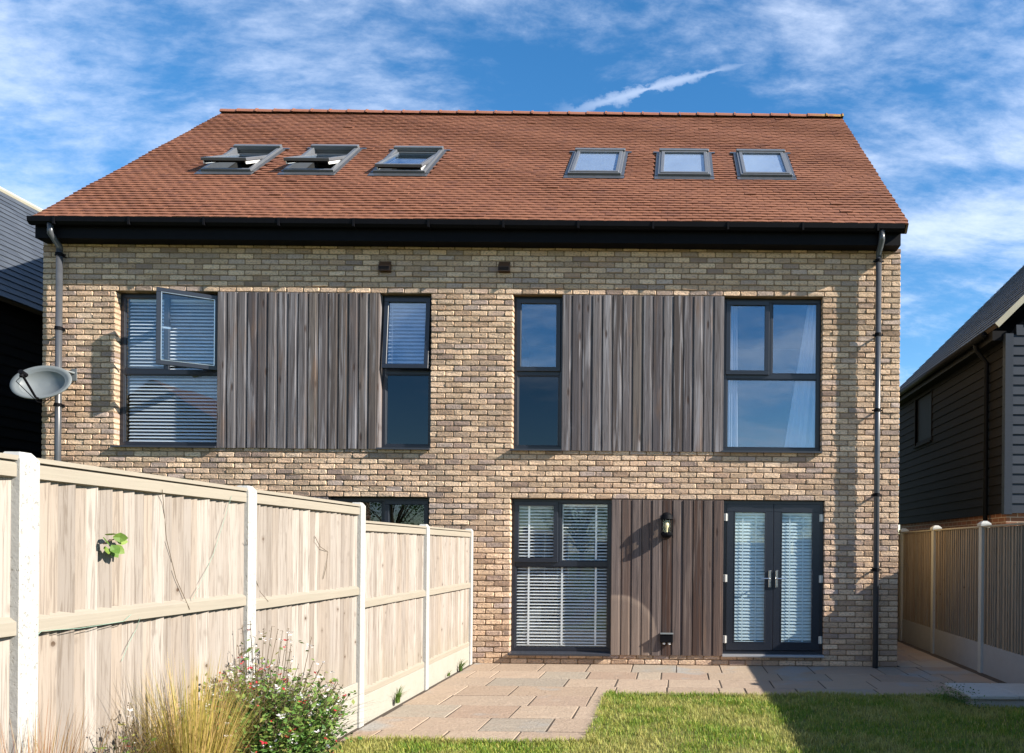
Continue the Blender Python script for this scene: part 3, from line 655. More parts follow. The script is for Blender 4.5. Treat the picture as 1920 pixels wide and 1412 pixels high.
# ---- windows
FY0, FY1 = .105, .145
def pane(win, x0, x1, z0, z1, y, mt=None, xf=None):
    m = MB(); m.xf = xf; m.box(x0, x1, y, y+.005, z0, z1); return obj('pane', m, mt or M_glass, win)
def window(x0, x1, z0, z1, tz, mx=None, sash='none', lower=None, open_deg=0, tilt=0, glass=None):
    """frame with a transom at tz; above it one light, or two divided at mx; sash says which upper light opens"""
    fr = MB(); fr.ring(x0, x1, z0, z1, .052, FY0, FY1); c = .004
    fr.cbox(x0+.05, x1-.05, FY0+.001, FY1-.001, tz-.035, tz+.035, c)
    lights = [(x0+.052, x1-.052)] if mx is None else [(x0+.052, mx-.03), (mx+.03, x1-.052)]
    if mx is not None: fr.cbox(mx-.03, mx+.03, FY0+.002, FY1-.002, tz+.03, z1-.05, c)
    w_ = obj('window', fr, M_anth, house, ((x0+x1)/2, FY0, z0))
    for i, (a, b) in enumerate(lights):
        s = sash == 'all' or (sash == 'left' and i == 0) or (sash == 'right' and i == 1)
        za, zb = tz+.035, z1-.052; xf = None
        if s:
            if open_deg:
                hx, hy, th = b+.02, FY0-.012, math.radians(open_deg)
                def xf(p, hx=hx, hy=hy, th=th):
                    dx, dy = p.x-hx, p.y-hy; return Vector((hx+dx*math.cos(th)-dy*math.sin(th), hy+dx*math.sin(th)+dy*math.cos(th), p.z))
            elif tilt:
                th = math.radians(tilt); hz = zb+.02
                def xf(p, th=th, hz=hz): dz, dy = p.z-hz, p.y-FY0; return Vector((p.x, FY0+dy*math.cos(th)+dz*math.sin(th), hz+dz*math.cos(th)-dy*math.sin(th)))
            m = MB(); m.xf = xf; m.ring(a-.018, b+.018, za-.018, zb+.018, .060, FY0-.028, FY0+.022)
            so = obj('sash', m, M_anth, w_)
            pane(w_, a+.04, b-.04, za+.04, zb-.04, FY0-.004, glass, xf)
            if open_deg:
                m = MB(); m.xf = xf; m.box(a+.008, a+.03, FY0+.022, FY0+.04, (za+zb)/2-.06, (za+zb)/2+.06); m.box(a+.01, a+.14, FY0+.04, FY0+.055, (za+zb)/2-.012, (za+zb)/2+.012); obj('handle', m, M_steel, w_)
                m = MB(); m.xf = xf; m.box(a+.02, a+.09, FY0+.022, FY0+.03, za-.015, za+.03); obj('stay', m, M_steel, w_)
                m = MB(); m.xf = xf; m.ring(a+.035, b-.035, za+.035, zb-.035, .012, FY0-.030, FY0-.027); obj('glazing_seal', m, M_steel, w_)
        else:
            m = MB(); m.ring(a-.002, b+.002, za-.002, zb+.002, .016, FY0+.006, FY0+.03); obj('glazing_bead', m, M_anth, w_)
            pane(w_, a+.012, b-.012, za+.012, zb-.012, FY0+.02, glass)
    m = MB(); m.ring(x0+.05, x1-.05, z0+.05, tz-.033, .016, FY0+.006, FY0+.03); obj('glazing_bead', m, M_anth, w_)
    pane(w_, x0+.064, x1-.064, z0+.064, tz-.047, FY0+.02, lower or glass)
    m = MB(); sx0, sx1 = x0-.012, x1+.004
    m.add([(sx0,-.055,z0-.03),(sx1,-.055,z0-.03),(sx1,.12,z0-.012),(sx0,.12,z0-.012),(sx0,-.055,z0-.006),(sx1,-.055,z0-.006),(sx1,.12,z0+.012),(sx0,.12,z0+.012)], [(0,3,2,1),(4,5,6,7),(0,1,5,4),(1,2,6,5),(2,3,7,6),(3,0,4,7)])
    obj('sill', m, M_sill, w_)
    return w_
zt = PY(1450, 706, .1).z
window(UL[0], cUL[0], ZU0, ZU1, PY(300, 697, .1).z, PY(312, 600, .1).x, 'right', None, 31)
window(cUL[1], UL[1], ZU0, ZU1, PY(760, 697, .1).z, None, 'all', M_glassd, 0, 5, M_glassc)
window(UR[0], cUR[0], ZU0, ZU1, PY(1005, 699, .1).z, None, 'all', M_glassd, 0, 0, M_glassc)
window(cUR[1], UR[1], ZU0, ZU1, zt, PY(1444, 600, .1).x, 'left', None, 0, 0, M_glassc)
window(GR[0], cGR[0], ZG0, ZG1, PY(1050, 1057, .1).z, PY(1048, 1000, .1).x, 'left')
window(cGL[1], GL[1], ZG0, ZG1, PY(1050, 1057, .1).z, 2*XM-PY(1048, 1000, .1).x, 'right')
# ---- french doors
def doors(x0, x1):
    z0, z1 = ZG0, ZG1
    m = MB(); m.ring(x0, x1, z0, z1, .05, .06, .14); fr = obj('french_doors', m, M_anth, house, ((x0+x1)/2, .06, z0))
    m = MB(); m.cbox(x0-.01, x1+.004, -.05, .10, z0-.03, z0+.002, .006); obj('threshold', m, M_dsill, fr)
    mid = (x0+x1)/2
    for (a, b, s) in ((x0+.045, mid-.002, 1), (mid+.002, x1-.045, -1)):
        m = MB(); m.ring(a, b, z0+.055, z1-.045, .105, .045, .105); m.ring(a+.10, b-.10, z0+.155, z1-.145, .014, .041, .06); lf = obj('door_leaf', m, M_anth, fr)
        m = MB(); m.box(a+.105, b-.105, .072, .078, z0+.16, z1-.15); obj('pane', m, M_glass, fr)
        hx = b-.045 if s == 1 else a+.045; hz = z0+1.02; m = MB()
        m.cbox(hx-.015, hx+.015, .030, .046, hz-.12, hz+.11, .005); m.tube([(hx, .045, hz), (hx, .0, hz), (hx-s*.012, -.012, hz), (hx-s*.125, -.014, hz+.003)], .009, 8); m.tube([(hx, .036, hz-.09), (hx, .02, hz-.09)], .012, 8)
        obj('door_handle', m, M_steel, fr, smooth=False)
        ex = a-.012 if s == 1 else b+.012
        for q in (.20, 1.02, 1.84):
            m = MB(); m.tube([(ex, .036, z0+q-.05), (ex, .036, z0+q+.05)], .013, 8); m.box(ex-.026, ex+.026, .040, .058, z0+q-.048, z0+q+.048); obj('hinge', m, M_hinge, fr)
doors(cGR[1], GR[1]); doors(GL[0], cGL[0])

# ---- roof windows
for i, (a, b, s0, s1) in enumerate(RW):
    m = MB(); m.xf = lambda p: roof_pt(p.x, p.z, -p.y)     # flat layout: z up the slope, y minus height
    m.ring(a, b, s0, s1, .055, -.075, .10); w_ = obj('roof_window', m, M_rwframe, house, tuple(roof_pt((a+b)/2, s0, 0)))
    m2 = MB(); m2.xf = m.xf; m2.cbox(a-.004, b+.004, -.105, -.04, s1-.075, s1+.01, .006); obj('top_cover', m2, M_rwframe, w_)
    m2 = MB(); m2.xf = m.xf; m2.box(a-.05, b+.05, -.040, -.034, s0-.13, s0+.005); m2.box(a-.045, a, -.046, -.03, s0, s1); m2.box(b, b+.045, -.046, -.03, s0, s1); m2.box(a-.10, b+.10, -.046, -.036, s1-.01, s1+.05); obj('flashing', m2, M_pipe, w_)
    m2 = MB(); m2.xf = m.xf; m2.box(a+.03, b-.03, .30, .31, s0, s1); m2.box(a+.01, a+.02, .0, .31, s0, s1); m2.box(b-.02, b-.01, .0, .31, s0, s1); m2.box(a+.01, b-.01, .0, .31, s0-.01, s0); m2.box(a+.01, b-.01, .0, .31, s1, s1+.01); obj('shaft_lining', m2, M_room, w_)
    th = math.radians((12, 12, 6, 0, 0, 0)[i]); sc = (s0+s1)/2+.06
    def xf(p, th=th, sc=sc):
        ds, h = p.z-sc, -p.y-.05
        return roof_pt(p.x, sc+ds*math.cos(th)+h*math.sin(th), .05-ds*math.sin(th)+h*math.cos(th))
    m2 = MB(); m2.xf = xf; m2.ring(a+.035, b-.035, s0+.03, s1-.075, .05, -.088, -.045); obj('sash', m2, M_rwframe, w_)
    m2 = MB(); m2.xf = xf; m2.ring(a+.058, b-.058, s0+.05, s1-.09, .03, -.046, -.02); obj('sash_lining', m2, M_black, w_)
    for xa_ in (a+.056, b-.066):
        m2 = MB(); m2.xf = xf; m2.box(xa_, xa_+.01, -.044, -.002, s0+.04, s1-.085); obj('sash_cheek', m2, M_white_in, w_)
    m2 = MB(); m2.xf = xf; m2.box(a+.08, b-.08, -.07, -.062, s0+.075, s1-.12); obj('pane', m2, M_glass if i > 2 else M_glassc, w_)
    if i > 2:
        m2 = MB(); m2.xf = m.xf; m2.box(a+.06, b-.06, -.054, -.050, s0+.06, s1-.08); obj('roller_blind', m2, M_rblind, w_)

# ---- extract vents under the eaves
for (px, py) in ((723.5, 501), (946.5, 502)):
    c = PY(px, py); h = .075; m = MB()
    m.box(c.x-h, c.x+h, -.012, .02, c.z-h, c.z+h)
    m.add([(c.x-h,-.012,c.z+h),(c.x+h,-.012,c.z+h),(c.x+h,-.075,c.z-.01),(c.x-h,-.075,c.z-.01),(c.x-h,-.012,c.z-h+.01),(c.x+h,-.012,c.z-h+.01),(c.x+h,-.075,c.z-h+.01),(c.x-h,-.075,c.z-h+.01)],
          [(0,1,2,3),(3,2,6,7),(0,3,7,4),(1,5,6,2),(4,7,6,5)])
    v_ = obj('extract_vent', m, M_vent, house, c)
    for q in range(3):
        m = MB(); zz_ = c.z-.02-q*.016; m.box(c.x-h+.008, c.x+h-.008, -.081, -.074, zz_-.004, zz_+.004); obj('louvre', m, M_black, v_)

# ------------------------------------------------------------------ blinds and curtains behind the glass
def blind(x0, x1, z0, z1, y, pitch, tilt, mt, label, tapes=(), depth=.048, tapew=.02):
    t = thing('venetian_blind', label, 'blind', ((x0+x1)/2, y, z1), 'venetian blinds in the house windows')
    m = MB(); m.cbox(x0, x1, y-.025, y+.025, z1-.035, z1, .004); obj('headrail', m, mt, t)
    n = int((z1-.05-z0)/pitch); th = math.radians(tilt); proto = None
    for i in range(n):
        z = z1-.055-i*pitch
        if proto is None:
            m = MB(); dy, dz = depth/2*math.cos(th), depth/2*math.sin(th); cy, cz = .003*math.sin(th), .003*math.cos(th)
            m.add([(x0,y-dy,z-dz),(x1,y-dy,z-dz),(x1,y-cy,z+cz),(x0,y-cy,z+cz),(x1,y+dy,z+dz),(x0,y+dy,z+dz)]+[(x0,y-dy,z-dz-.002),(x1,y-dy,z-dz-.002),(x1,y-cy,z+cz-.002),(x0,y-cy,z+cz-.002),(x1,y+dy,z+dz-.002),(x0,y+dy,z+dz-.002)],
                  [(0,1,2,3),(3,2,4,5),(9,8,7,6),(11,10,8,9),(0,6,7,1),(5,4,10,11)])
            proto = obj('slat', m, mt, t, ((x0+x1)/2, y, z))
        else:
            o = proto.copy(); COL.objects.link(o); o.parent = t; o.location = Vector(((x0+x1)/2, y, z+R.uniform(-.0012, .0012)))-ORG[t.name]; o.rotation_euler = (R.uniform(-.03, .03), R.uniform(-.0012, .0012), 0)
    m = MB(); m.cbox(x0, x1, y-.022, y+.022, z1-.06-n*pitch, z1-.045-n*pitch, .003); obj('bottom_rail', m, mt, t)
    for fx in tapes:
        X = x0+(x1-x0)*fx; m = MB(); m.box(X-tapew/2, X+tapew/2, y-min(.034, depth/2), y-min(.034, depth/2)+.001, z1-.05-n*pitch, z1-.03); obj('ladder_tape', m, mt, t)
    return t
blind(UL[0]+.09, cUL[0]-.05, ZU0+.04, ZU1-.06, .170, .0465, 42, M_blindg, 'silver venetian blind behind the window with its casement swung open')
blind(cUL[1]+.06, UL[1]-.06, PY(760, 688, .1).z, ZU1-.07, .170, .050, 45, M_blindg, 'short venetian blind in the narrow upstairs window, slightly open', (.1,), tapew=.006)
blind(GR[0]+.065, cGR[0]-.065, ZG0+.05, ZG1-.06, .170, .0435, 24, M_blind, 'white venetian blind with wide tapes beside the brown cladding', (.13, .50, .875), tapew=.026)
dw = (GR[1]-cGR[1])
blind(cGR[1]+.145, cGR[1]+dw/2-.105, ZG0+.165, ZG1-.16, .100, .0445, 66, M_blindc, 'pale closed blind on the door leaf next to the brown cladding', (.28, .70), .040, .014)
blind(cGR[1]+dw/2+.105, GR[1]-.145, ZG0+.165, ZG1-.16, .100, .0445, 66, M_blindc, 'pale closed blind on the door leaf next to the brick corner', (.28, .70), .040, .014)
def curtain(pts_top, pts_bot, z0, z1, y, label):
    """sheer hanging cloth; width may change from top to bottom"""
    m = MB(); n, k = 44, 16; vs = []
    for j in range(k+1):
        t = j/k; a = pts_top[0]+(pts_bot[0]-pts_top[0])*t; b = pts_top[1]+(pts_bot[1]-pts_top[1])*t; z = z1+(z0-z1)*t
        for i in range(n+1):
            s = i/n; vs.append((a+(b-a)*s, y+.02*math.sin(s*31+t*.8)+.01*math.sin(s*11), z))
    m.add(vs, [(j*(n+1)+i, j*(n+1)+i+1, (j+1)*(n+1)+i+1, (j+1)*(n+1)+i) for j in range(k) for i in range(n)])
    b0 = len(m.v); m.tube([(min(pts_top)-.06, y, z1+.02), (max(pts_top)+.06, y, z1+.02)], .012, 8)
    tag(obj('curtain', m, M_curtain, None, ((pts_top[0]+pts_top[1])/2, y, z0), smooth=True), label, 'curtain')
yc = .20
curtain((PY(1360, 600, yc).x, PY(1382, 600, yc).x), (PY(1360, 600, yc).x, PY(1385, 600, yc).x), ZU0+.03, ZU1+.02, yc, 'narrow white sheer curtain beside the grey cladding')
curtain((PY(1516, 600, yc).x, PY(1545, 600, yc).x), (PY(1470, 800, yc).x, PY(1545, 600, yc).x), ZU0+.03, ZU1+.02, yc, 'white sheer curtain flaring out at its foot, by the brick jamb')

# ------------------------------------------------------------------ fittings on the wall
# satellite dish
wp = PY(140, 703); dc = PY(76, 716, -.34)
t = thing('satellite_dish', 'grey oval satellite dish on a bracket beside the drainpipe', 'dish', (wp.x, 0, wp.z))
m = MB(); m.box(wp.x-.035, wp.x+.035, -.012, .003, wp.z-.08, wp.z+.08); m.tube([(wp.x, -.01, wp.z+.02), (wp.x-.05, -.10, wp.z+.03), (dc.x+.16, -.16, dc.z+.03), (dc.x+.03, dc.y+.13, dc.z-.04)], .018, 8)
obj('mount', m, M_galv, t)
nrm = Vector((.10, -.93, .35)).normalized(); rt = Vector((0,0,1)).cross(nrm).normalized()*-1; up = nrm.cross(rt).normalized()
if up.z < 0: up = -up
tilt = Matrix.Rotation(math.radians(6), 3, nrm); rt = tilt @ rt; up = tilt @ up
m = MB(); na, nr_ = 40, 7; vs = [dc+nrm*(-.075)]
for j in range(1, nr_+1):
    for i in range(na):
        a = 2*math.pi*i/na; r_ = j/nr_; vs.append(dc+rt*(0.36*r_*math.cos(a))+up*(.248*r_*math.sin(a))+nrm*(-.075*(1-r_*r_)))
for i in range(na): a = 2*math.pi*i/na; vs.append(dc+rt*(0.364*math.cos(a))+up*(.252*math.sin(a))+nrm*-.014)
base = len(vs); vs.append(dc+nrm*-.086)
fs = [(0, 1+(i+1) % na, 1+i) for i in range(na)]+[(1+j*na+i, 1+j*na+(i+1) % na, 1+(j+1)*na+(i+1) % na, 1+(j+1)*na+i) for j in range(nr_) for i in range(na)]
fs += [(base, 1+nr_*na+i, 1+nr_*na+(i+1) % na) for i in range(na)]
m.add(vs, fs); obj('reflector', m, M_galv, t, smooth=True)
lp = dc+nrm*.36-up*.10+rt*-.02; bp = dc-up*.235+nrm*.0
m = MB(); m.tube([bp+nrm*-.03, bp+nrm*.04-up*.02, lp-up*.02], .014, 8); obj('feed_arm', m, M_black, t)
m = MB(); m.tube([lp+nrm*.03, lp-nrm*.06], [.03, .036], 10); m.tube([lp, lp-up*.06], .022, 8); obj('receiver_head', m, M_black, t)
m = MB(); m.tube([lp-up*.05, lp-up*.12+rt*.05, bp-up*.06, bp-nrm*.10-up*.02, (wp.x, -.02, wp.z-.1)], .005, 6); obj('cable', m, M_black, t)
# wall lamp
lc = PY(1250, 1008, -.10)
t = thing('wall_lamp', 'black half lantern wall lamp with clear glass on the brown cladding', 'lamp', (lc.x, -.02, lc.z))
m = MB(); m.lathe((lc.x, -.10, lc.z), [(.0, .0), (.045, .0), (.075, .03), (.08, .055), (.062, .07), (.0, .072)], 24); obj('lamp_base', m, M_black, t, smooth=False)
m = MB(); m.lathe((lc.x, -.10, lc.z), [(.0, .235), (.072, .232), (.086, .245), (.080, .262), (.068, .30), (.04, .328), (.0, .338)], 24); obj('lamp_hood', m, M_black, t)
m = MB(); m.lathe((lc.x, -.10, lc.z), [(.062, .068), (.062, .236)], 24); obj('lamp_glass', m, M_glassl, t, smooth=True)
m = MB(); m.lathe((lc.x, -.10, lc.z), [(.012, .07), (.014, .12), (.03, .15), (.03, .18), (.012, .205), (.0, .21)], 14); obj('bulb', m, M_bulb, t, smooth=True)
for a in (0, 60, 120, 180, 240, 300):
    m = MB(); ca, sa = math.cos(math.radians(a)), math.sin(math.radians(a)); m.tube([(lc.x+.067*ca, -.10+.067*sa, lc.z+.06), (lc.x+.067*ca, -.10+.067*sa, lc.z+.24)], .005, 6); obj('lamp_bar', m, M_black, t)
m = MB(); m.box(lc.x-.05, lc.x+.05, -.035, -.02, lc.z+.0, lc.z+.32); m.box(lc.x-.03, lc.x+.03, -.06, -.03, lc.z+.02, lc.z+.06); m.box(lc.x-.03, lc.x+.03, -.06, -.03, lc.z+.25, lc.z+.29); obj('backplate', m, M_black, t)
# weatherproof socket
sc_ = PY(1250, 1196, -.04)
t = thing('outdoor_socket', 'small black weatherproof socket box low on the brown cladding', 'socket', (sc_.x, -.02, sc_.z))
m = MB(); m.cbox(sc_.x-.085, sc_.x+.085, -.085, -.018, sc_.z-.06, sc_.z+.06, .008); obj('socket_box', m, M_black, t)
m = MB(); m.cbox(sc_.x-.088, sc_.x+.088, -.094, -.018, sc_.z+.05, sc_.z+.066, .003); obj('socket_lid', m, M_galv, t)
for d in (-.035, .035):
    m = MB(); m.tube([(sc_.x+d, -.055, sc_.z-.06), (sc_.x+d, -.055, sc_.z-.085)], .018, 10); obj('cable_gland', m, M_white_in, t)

# ------------------------------------------------------------------ left fence
lf = thing('garden_fence', 'pale sunlit timber fence with white concrete posts beside the patio', 'fence', (FX, -4, 0))
# post: far face distance from the facade, top height
posts = [(-.02, 1.80), (-1.85, 1.80), (-3.61, 1.93), (-5.355, 1.93), (-7.05, 1.93), (-8.85, 1.93)]
def post(parent, x0, x1, y0, y1, zt):
    m = MB(); c = .006; xm, ym = (x0+x1)/2, (y0+y1)/2
    vs = [(x0,y0,-.04),(x1,y0,-.04),(x1,y1,-.04),(x0,y1,-.04),(x0,y0,zt-.03),(x1,y0,zt-.03),(x1,y1,zt-.03),(x0,y1,zt-.03),(x0+.02,y0+.02,zt),(x1-.02,y0+.02,zt),(x1-.02,y1-.02,zt),(x0+.02,y1-.02,zt)]
    m.add(vs, [(0,3,2,1),(0,1,5,4),(1,2,6,5),(2,3,7,6),(3,0,4,7),(4,5,9,8),(5,6,10,9),(6,7,11,10),(7,4,8,11),(8,9,10,11)], r3())
    return obj('concrete_post', m, M_post, parent, (xm, ym, 0))
for yf, zt_ in posts: post(lf, FX-.10, FX, yf-.10, yf, zt_)
def fpanel(parent, xb, side, y0, y1, z0, z1, mid, mb_, mr, brd=.085, bot=False, rails=True, cap=True):
    """closeboarded panel between y0 and y1; xb board face, side +1 when the garden lies at +x"""
    m = MB(); s = side
    def rail(za, zb, out):
        vs = []
        for y in (y0, y1): vs += [(xb-s*.006, y, za), (xb+s*out, y, za+.008), (xb+s*out, y, zb-.022), (xb+s*.008, y, zb), (xb-s*.006, y, zb)]
        m.add(vs, [(0,1,2,3,4),(9,8,7,6,5)]+[(i, 5+i, 5+(i+1) % 5, (i+1) % 5) for i in range(5)], r3())
    if rails:
        rail(z1-.088, z1-.006, .036); rail(mid, mid+.085, .040)
        if bot: rail(z0, z0+.075, .03)
    else: m.box(xb-s*.05, xb-s*.03, y0, y1, mid, mid+.08); m.box(xb-s*.012, xb-s*.002, y0, y1, z0, z1-.02)
    if cap: m.box(xb-s*.025, xb+s*.040, y0, y1, z1-.012, z1+.008)
    p = obj('fence_panel', m, mr, parent, (xb, (y0+y1)/2, z0))
    n = max(1, round((y1-y0)/brd)); bw = (y1-y0)/n; ed = [y0]+[y0+(i+R.uniform(-.22, .22))*bw for i in range(1, n)]+[y1]
    for i in range(n):
        ya, yb = ed[i], ed[i+1]+.012; ja, jb = R.uniform(-.003, .003), R.uniform(-.003, .003)
        q = MB(); a_, b_ = xb+s*.0065+s*R.uniform(0, .003), xb-s*.003
        if not rails: a_, b_ = xb+s*.014, xb-s*.001
        zt_ = z1-.02+R.uniform(-.004, .002)
        if rails: ya -= .012; ya = max(ya, y0); yb = ed[i+1]; a_, b_ = b_, xb+s*R.uniform(.010, .026)
        if not rails: yb = ya+(ed[i+1]-ya)*.64; a_, b_ = xb+s*.022, xb+s*.016
        vs = [(xb-s*.012, ya, z0), (a_, ya, z0), (b_, min(yb, y1), z0), (xb-s*.014, min(yb, y1), z0)]
        vs += [(x, y, zt_) for x, y, z in vs]
        q.add(vs, [(0,1,5,4),(1,2,6,5),(2,3,7,6),(3,0,4,7),(0,3,2,1),(4,5,6,7)], r3())
        obj('fence_board', q, mb_, p, (xb, ya, z0))
    return p
XB = FX-.048
for (ya, yb, z0, z1, mid, bot) in ((posts[1][0], posts[0][0]-.10, .24, 1.77, 1.01, True), (posts[2][0], posts[1][0]-.10, .24, 1.77, 1.01, True), (posts[3][0], posts[2][0]-.10, .38, 1.905, 1.13, False), (posts[4][0], posts[3][0]-.10, .38, 1.905, 1.165, False), (posts[5][0], posts[4][0]-.10, .38, 1.905, 1.165, False)):
    fpanel(lf, XB, 1, ya-.004, yb+.004, z0, z1, mid, M_fence, M_rail, .085 if yb > -5 else .078, bot)
    m = MB()
    if z0 < .3: m.cbox(XB-.02, XB+.03, ya-.004, yb+.004, -.03, z0+.004, .004); obj('gravel_board', m, M_gravelb, lf, (XB, (ya+yb)/2, 0))
    else:
        m.cbox(XB-.02, XB+.028, ya-.004, yb+.004, -.03, .13, .004); obj('gravel_board', m, M_gravelb, lf, (XB, (ya+yb)/2, 0))
        m = MB(); m.cbox(XB-.02, XB+.032, ya-.004, yb+.004, .133, z0+.004, .004); obj('gravel_board', m, M_gravelb, lf, (XB, (ya+yb)/2, .13))
# ------------------------------------------------------------------ right fence
rf = thing('garden_fence', 'brown shaded closeboard fence along the passage by the house', 'fence', (RX, -1, 0))
rposts = [-2.20, -.36, 1.48, 3.14, 4.97]
for y in rposts:
    p = post(rf, RX-.005, RX+.10, y-.05, y+.05, 1.91)
    m = MB(); m.add([(RX-.02,y-.065,1.885),(RX+.115,y-.065,1.885),(RX+.115,y+.065,1.885),(RX-.02,y+.065,1.885),(RX-.02,y-.065,1.915),(RX+.115,y-.065,1.915),(RX+.115,y+.065,1.915),(RX-.02,y+.065,1.915),(RX+.02,y-.03,1.95),(RX+.075,y-.03,1.95),(RX+.075,y+.03,1.95),(RX+.02,y+.03,1.95)],
          [(0,3,2,1),(0,1,5,4),(1,2,6,5),(2,3,7,6),(3,0,4,7),(4,5,9,8),(5,6,10,9),(6,7,11,10),(7,4,8,11),(8,9,10,11)]); obj('post_cap', m, M_post, p, (RX+.05, y, 1.9))
for ya, yb in zip([-4.04]+rposts, rposts):
    fpanel(rf, RX+.04, -1, ya+.046, yb-.046, .37, 1.88, 1.1, M_fenceb, M_rail, .079, False, False, True)
    m = MB(); m.cbox(RX+.02, RX+.07, ya+.046, yb-.046, -.03, .375, .004); obj('gravel_board', m, M_rconc, rf, (RX+.04, (ya+yb)/2, 0))
post(rf, RX-.005, RX+.10, -4.09, -3.99, 1.91)
ym_ = -4.09
while ym_ > -15: 
    fpanel(rf, RX+.04, -1, ym_-1.80, ym_-.0, .37, 1.88, 1.1, M_fenceb, M_rail, .30, False, False, True); ym_ -= 1.84; post(rf, RX-.005, RX+.10, ym_-.06, ym_+.045, 1.91)
    m = MB(); m.cbox(RX+.02, RX+.07, ym_+.04, ym_+1.84, .0, .375, .004); obj('gravel_board', m, M_gravelb, rf, (RX+.04, ym_+.9, 0))
# unseen gate, added across the passage to darken it and the fence
gt = thing('added_gate', 'unseen dark gate added to darken the passage between house and fence', 'gate', (3.48, 4.6, 0))
m = MB(); m.box(3.02, 3.95, 4.63, 4.67, .25, .35); m.box(3.02, 3.95, 4.63, 4.67, 1.6, 1.7); m.box(3.02, 3.08, 4.60, 4.67, .03, 1.9); m.box(3.89, 3.95, 4.60, 4.67, .03, 1.9); obj('added_gate_frame', m, M_stem, gt)
for q in range(8):
    m = MB(); m.box(3.085+q*.1, 3.18+q*.1, 4.60, 4.625, .06, 1.85, r3()); obj('added_gate_board', m, M_stem, gt, (3.13+q*.1, 4.6, .06))
# raised stone edging beside it
t = thing('stone_step', 'raised pale stone slabs on a kerb at the foot of the brown fence', 'step', (3.5, STEP[3], 0))
m = MB(); m.cbox(STEP[0]+.04, STEP[1], STEP[3]+.03, STEP[2]-.03, -.02, .062, .008, r3()); obj('kerb', m, M_stone, t)
xs = [STEP[0], STEP[0]+.50, STEP[1]]
for a, b in zip(xs, xs[1:]):
    m = MB(); m.cbox(a+.004, b-.004, STEP[3]-R.uniform(0, .02), STEP[2], .068, .112, .009, r3()); obj('stone_slab', m, M_stone, t, ((a+b)/2, STEP[3], .07))

# ------------------------------------------------------------------ neighbouring houses
def slates(parent, ptf, nrow, gauge, ncol, wdt, mt):
    j = []
    for i in range(nrow):
        for k in range(-1, ncol+1):
            a, b = (k+(.5 if i % 2 else 0))*wdt, (k+1+(.5 if i % 2 else 0))*wdt-.004
            a, b = max(a, 0), min(b, ncol*wdt)
            if b-a < .03: continue
            h0 = .018+R.uniform(-.001, .003); s0 = i*gauge+R.uniform(-.004, .004); s1 = (i+1)*gauge+.06; m = MB()
            m.add([ptf(a, s0, h0-.008), ptf(b, s0, h0-.008), ptf(b, s0, h0), ptf(a, s0, h0), ptf(a, s1, .002), ptf(b, s1, .002)], [(0,1,2,3),(3,2,5,4),(0,3,4),(1,5,2)], r3()); j.append(m)
    pieces('slate', j, mt, parent, lambda m: (Vector(m.v[0])-Vector((0, CAMY, CAMZ))).length, 300)
# right-hand house: 45 degree roof, ridge running away from the camera
NY0 = 1.70
ec = PY(1866, 612, NY0-.12)                 # near eaves corner
NEX, NEZ = ec.x, ec.z
NWX = PY(1886, 800, NY0).x; NY1 = NY0+5.7; NBZ = PY(1890, 962, NY0).z
nh = thing('weatherboard_house', 'dark weatherboarded house with slate roof behind the brown fence', 'house', (NWX+2, NY0+3, 0))
m = MB(); rise = 3.2; NTZ = NEZ-.10
m.box(NWX+.03, NWX+5.9, NY0+.03, NY1, -.04, NBZ+.05); lowr = obj('wall', m, M_redbrick, nh)
m = MB(); gx = NWX+3.2
pr = [(NWX+.025, NBZ), (NWX+6.35, NBZ), (NWX+6.35, NTZ), (gx, NTZ+3.05), (NWX+.025, NTZ)]
m.add([(x, NY0+.025, z) for x, z in pr]+[(x, NY1, z) for x, z in pr], [tuple(range(5)), tuple(range(9, 4, -1))]+[(i, 5+i, 5+(i+1) % 5, (i+1) % 5) for i in range(5)])
up_ = obj('upper_wall', m, M_wbb, nh)
WB = .154; z = NBZ; i = 0
WY0, WY1, WZ0, WZ1 = PX(1748, 800, NWX).y, PX(1718, 800, NWX).y, PX(1733, 832, NWX).z, PX(1733, 742, NWX).z
while z < NTZ-.02:
    zb = min(z+WB+.01, NTZ)
    segs = [(NY0+.0, NY1)]
    if WZ0 < z+WB/2 < WZ1: segs = [(NY0, WY0), (WY1, NY1)]
    for a, b in segs:
        m = MB(); m.add([(NWX+.03,a,z),(NWX-.022,a,z),(NWX-.004,a,zb),(NWX+.03,a,zb),(NWX+.03,b,z),(NWX-.022,b,z),(NWX-.004,b,zb),(NWX+.03,b,zb)], [(0,1,2,3),(7,6,5,4),(1,5,6,2),(0,4,5,1),(3,2,6,7)], r3()); obj('weatherboard', m, M_wbb, up_, (NWX, a, z))
    z += WB
z = NBZ
while z < NTZ+2.8:
    zb = z+WB+.01; xl = NWX+.10 if z < NTZ-.15 else NWX+.05+(z-NTZ+.10); xr = NWX+6.3-(xl-NWX)
    m = MB(); m.add([(xl,NY0+.03,z),(xl,NY0-.022,z),(xl,NY0-.004,zb),(xl,NY0+.03,zb),(xr,NY0+.03,z),(xr,NY0-.022,z),(xr,NY0-.004,zb),(xr,NY0+.03,zb)], [(0,1,2,3),(7,6,5,4),(1,5,6,2),(0,4,5,1),(3,2,6,7)], r3()); obj('weatherboard', m, M_wb, up_, (NWX+.1, NY0, z)); z += WB
m = MB(); m.box(NWX-.028, NWX+.095, NY0-.032, NY0+.07, NBZ-.02, NTZ+.02); obj('corner_board', m, M_wb, nh)
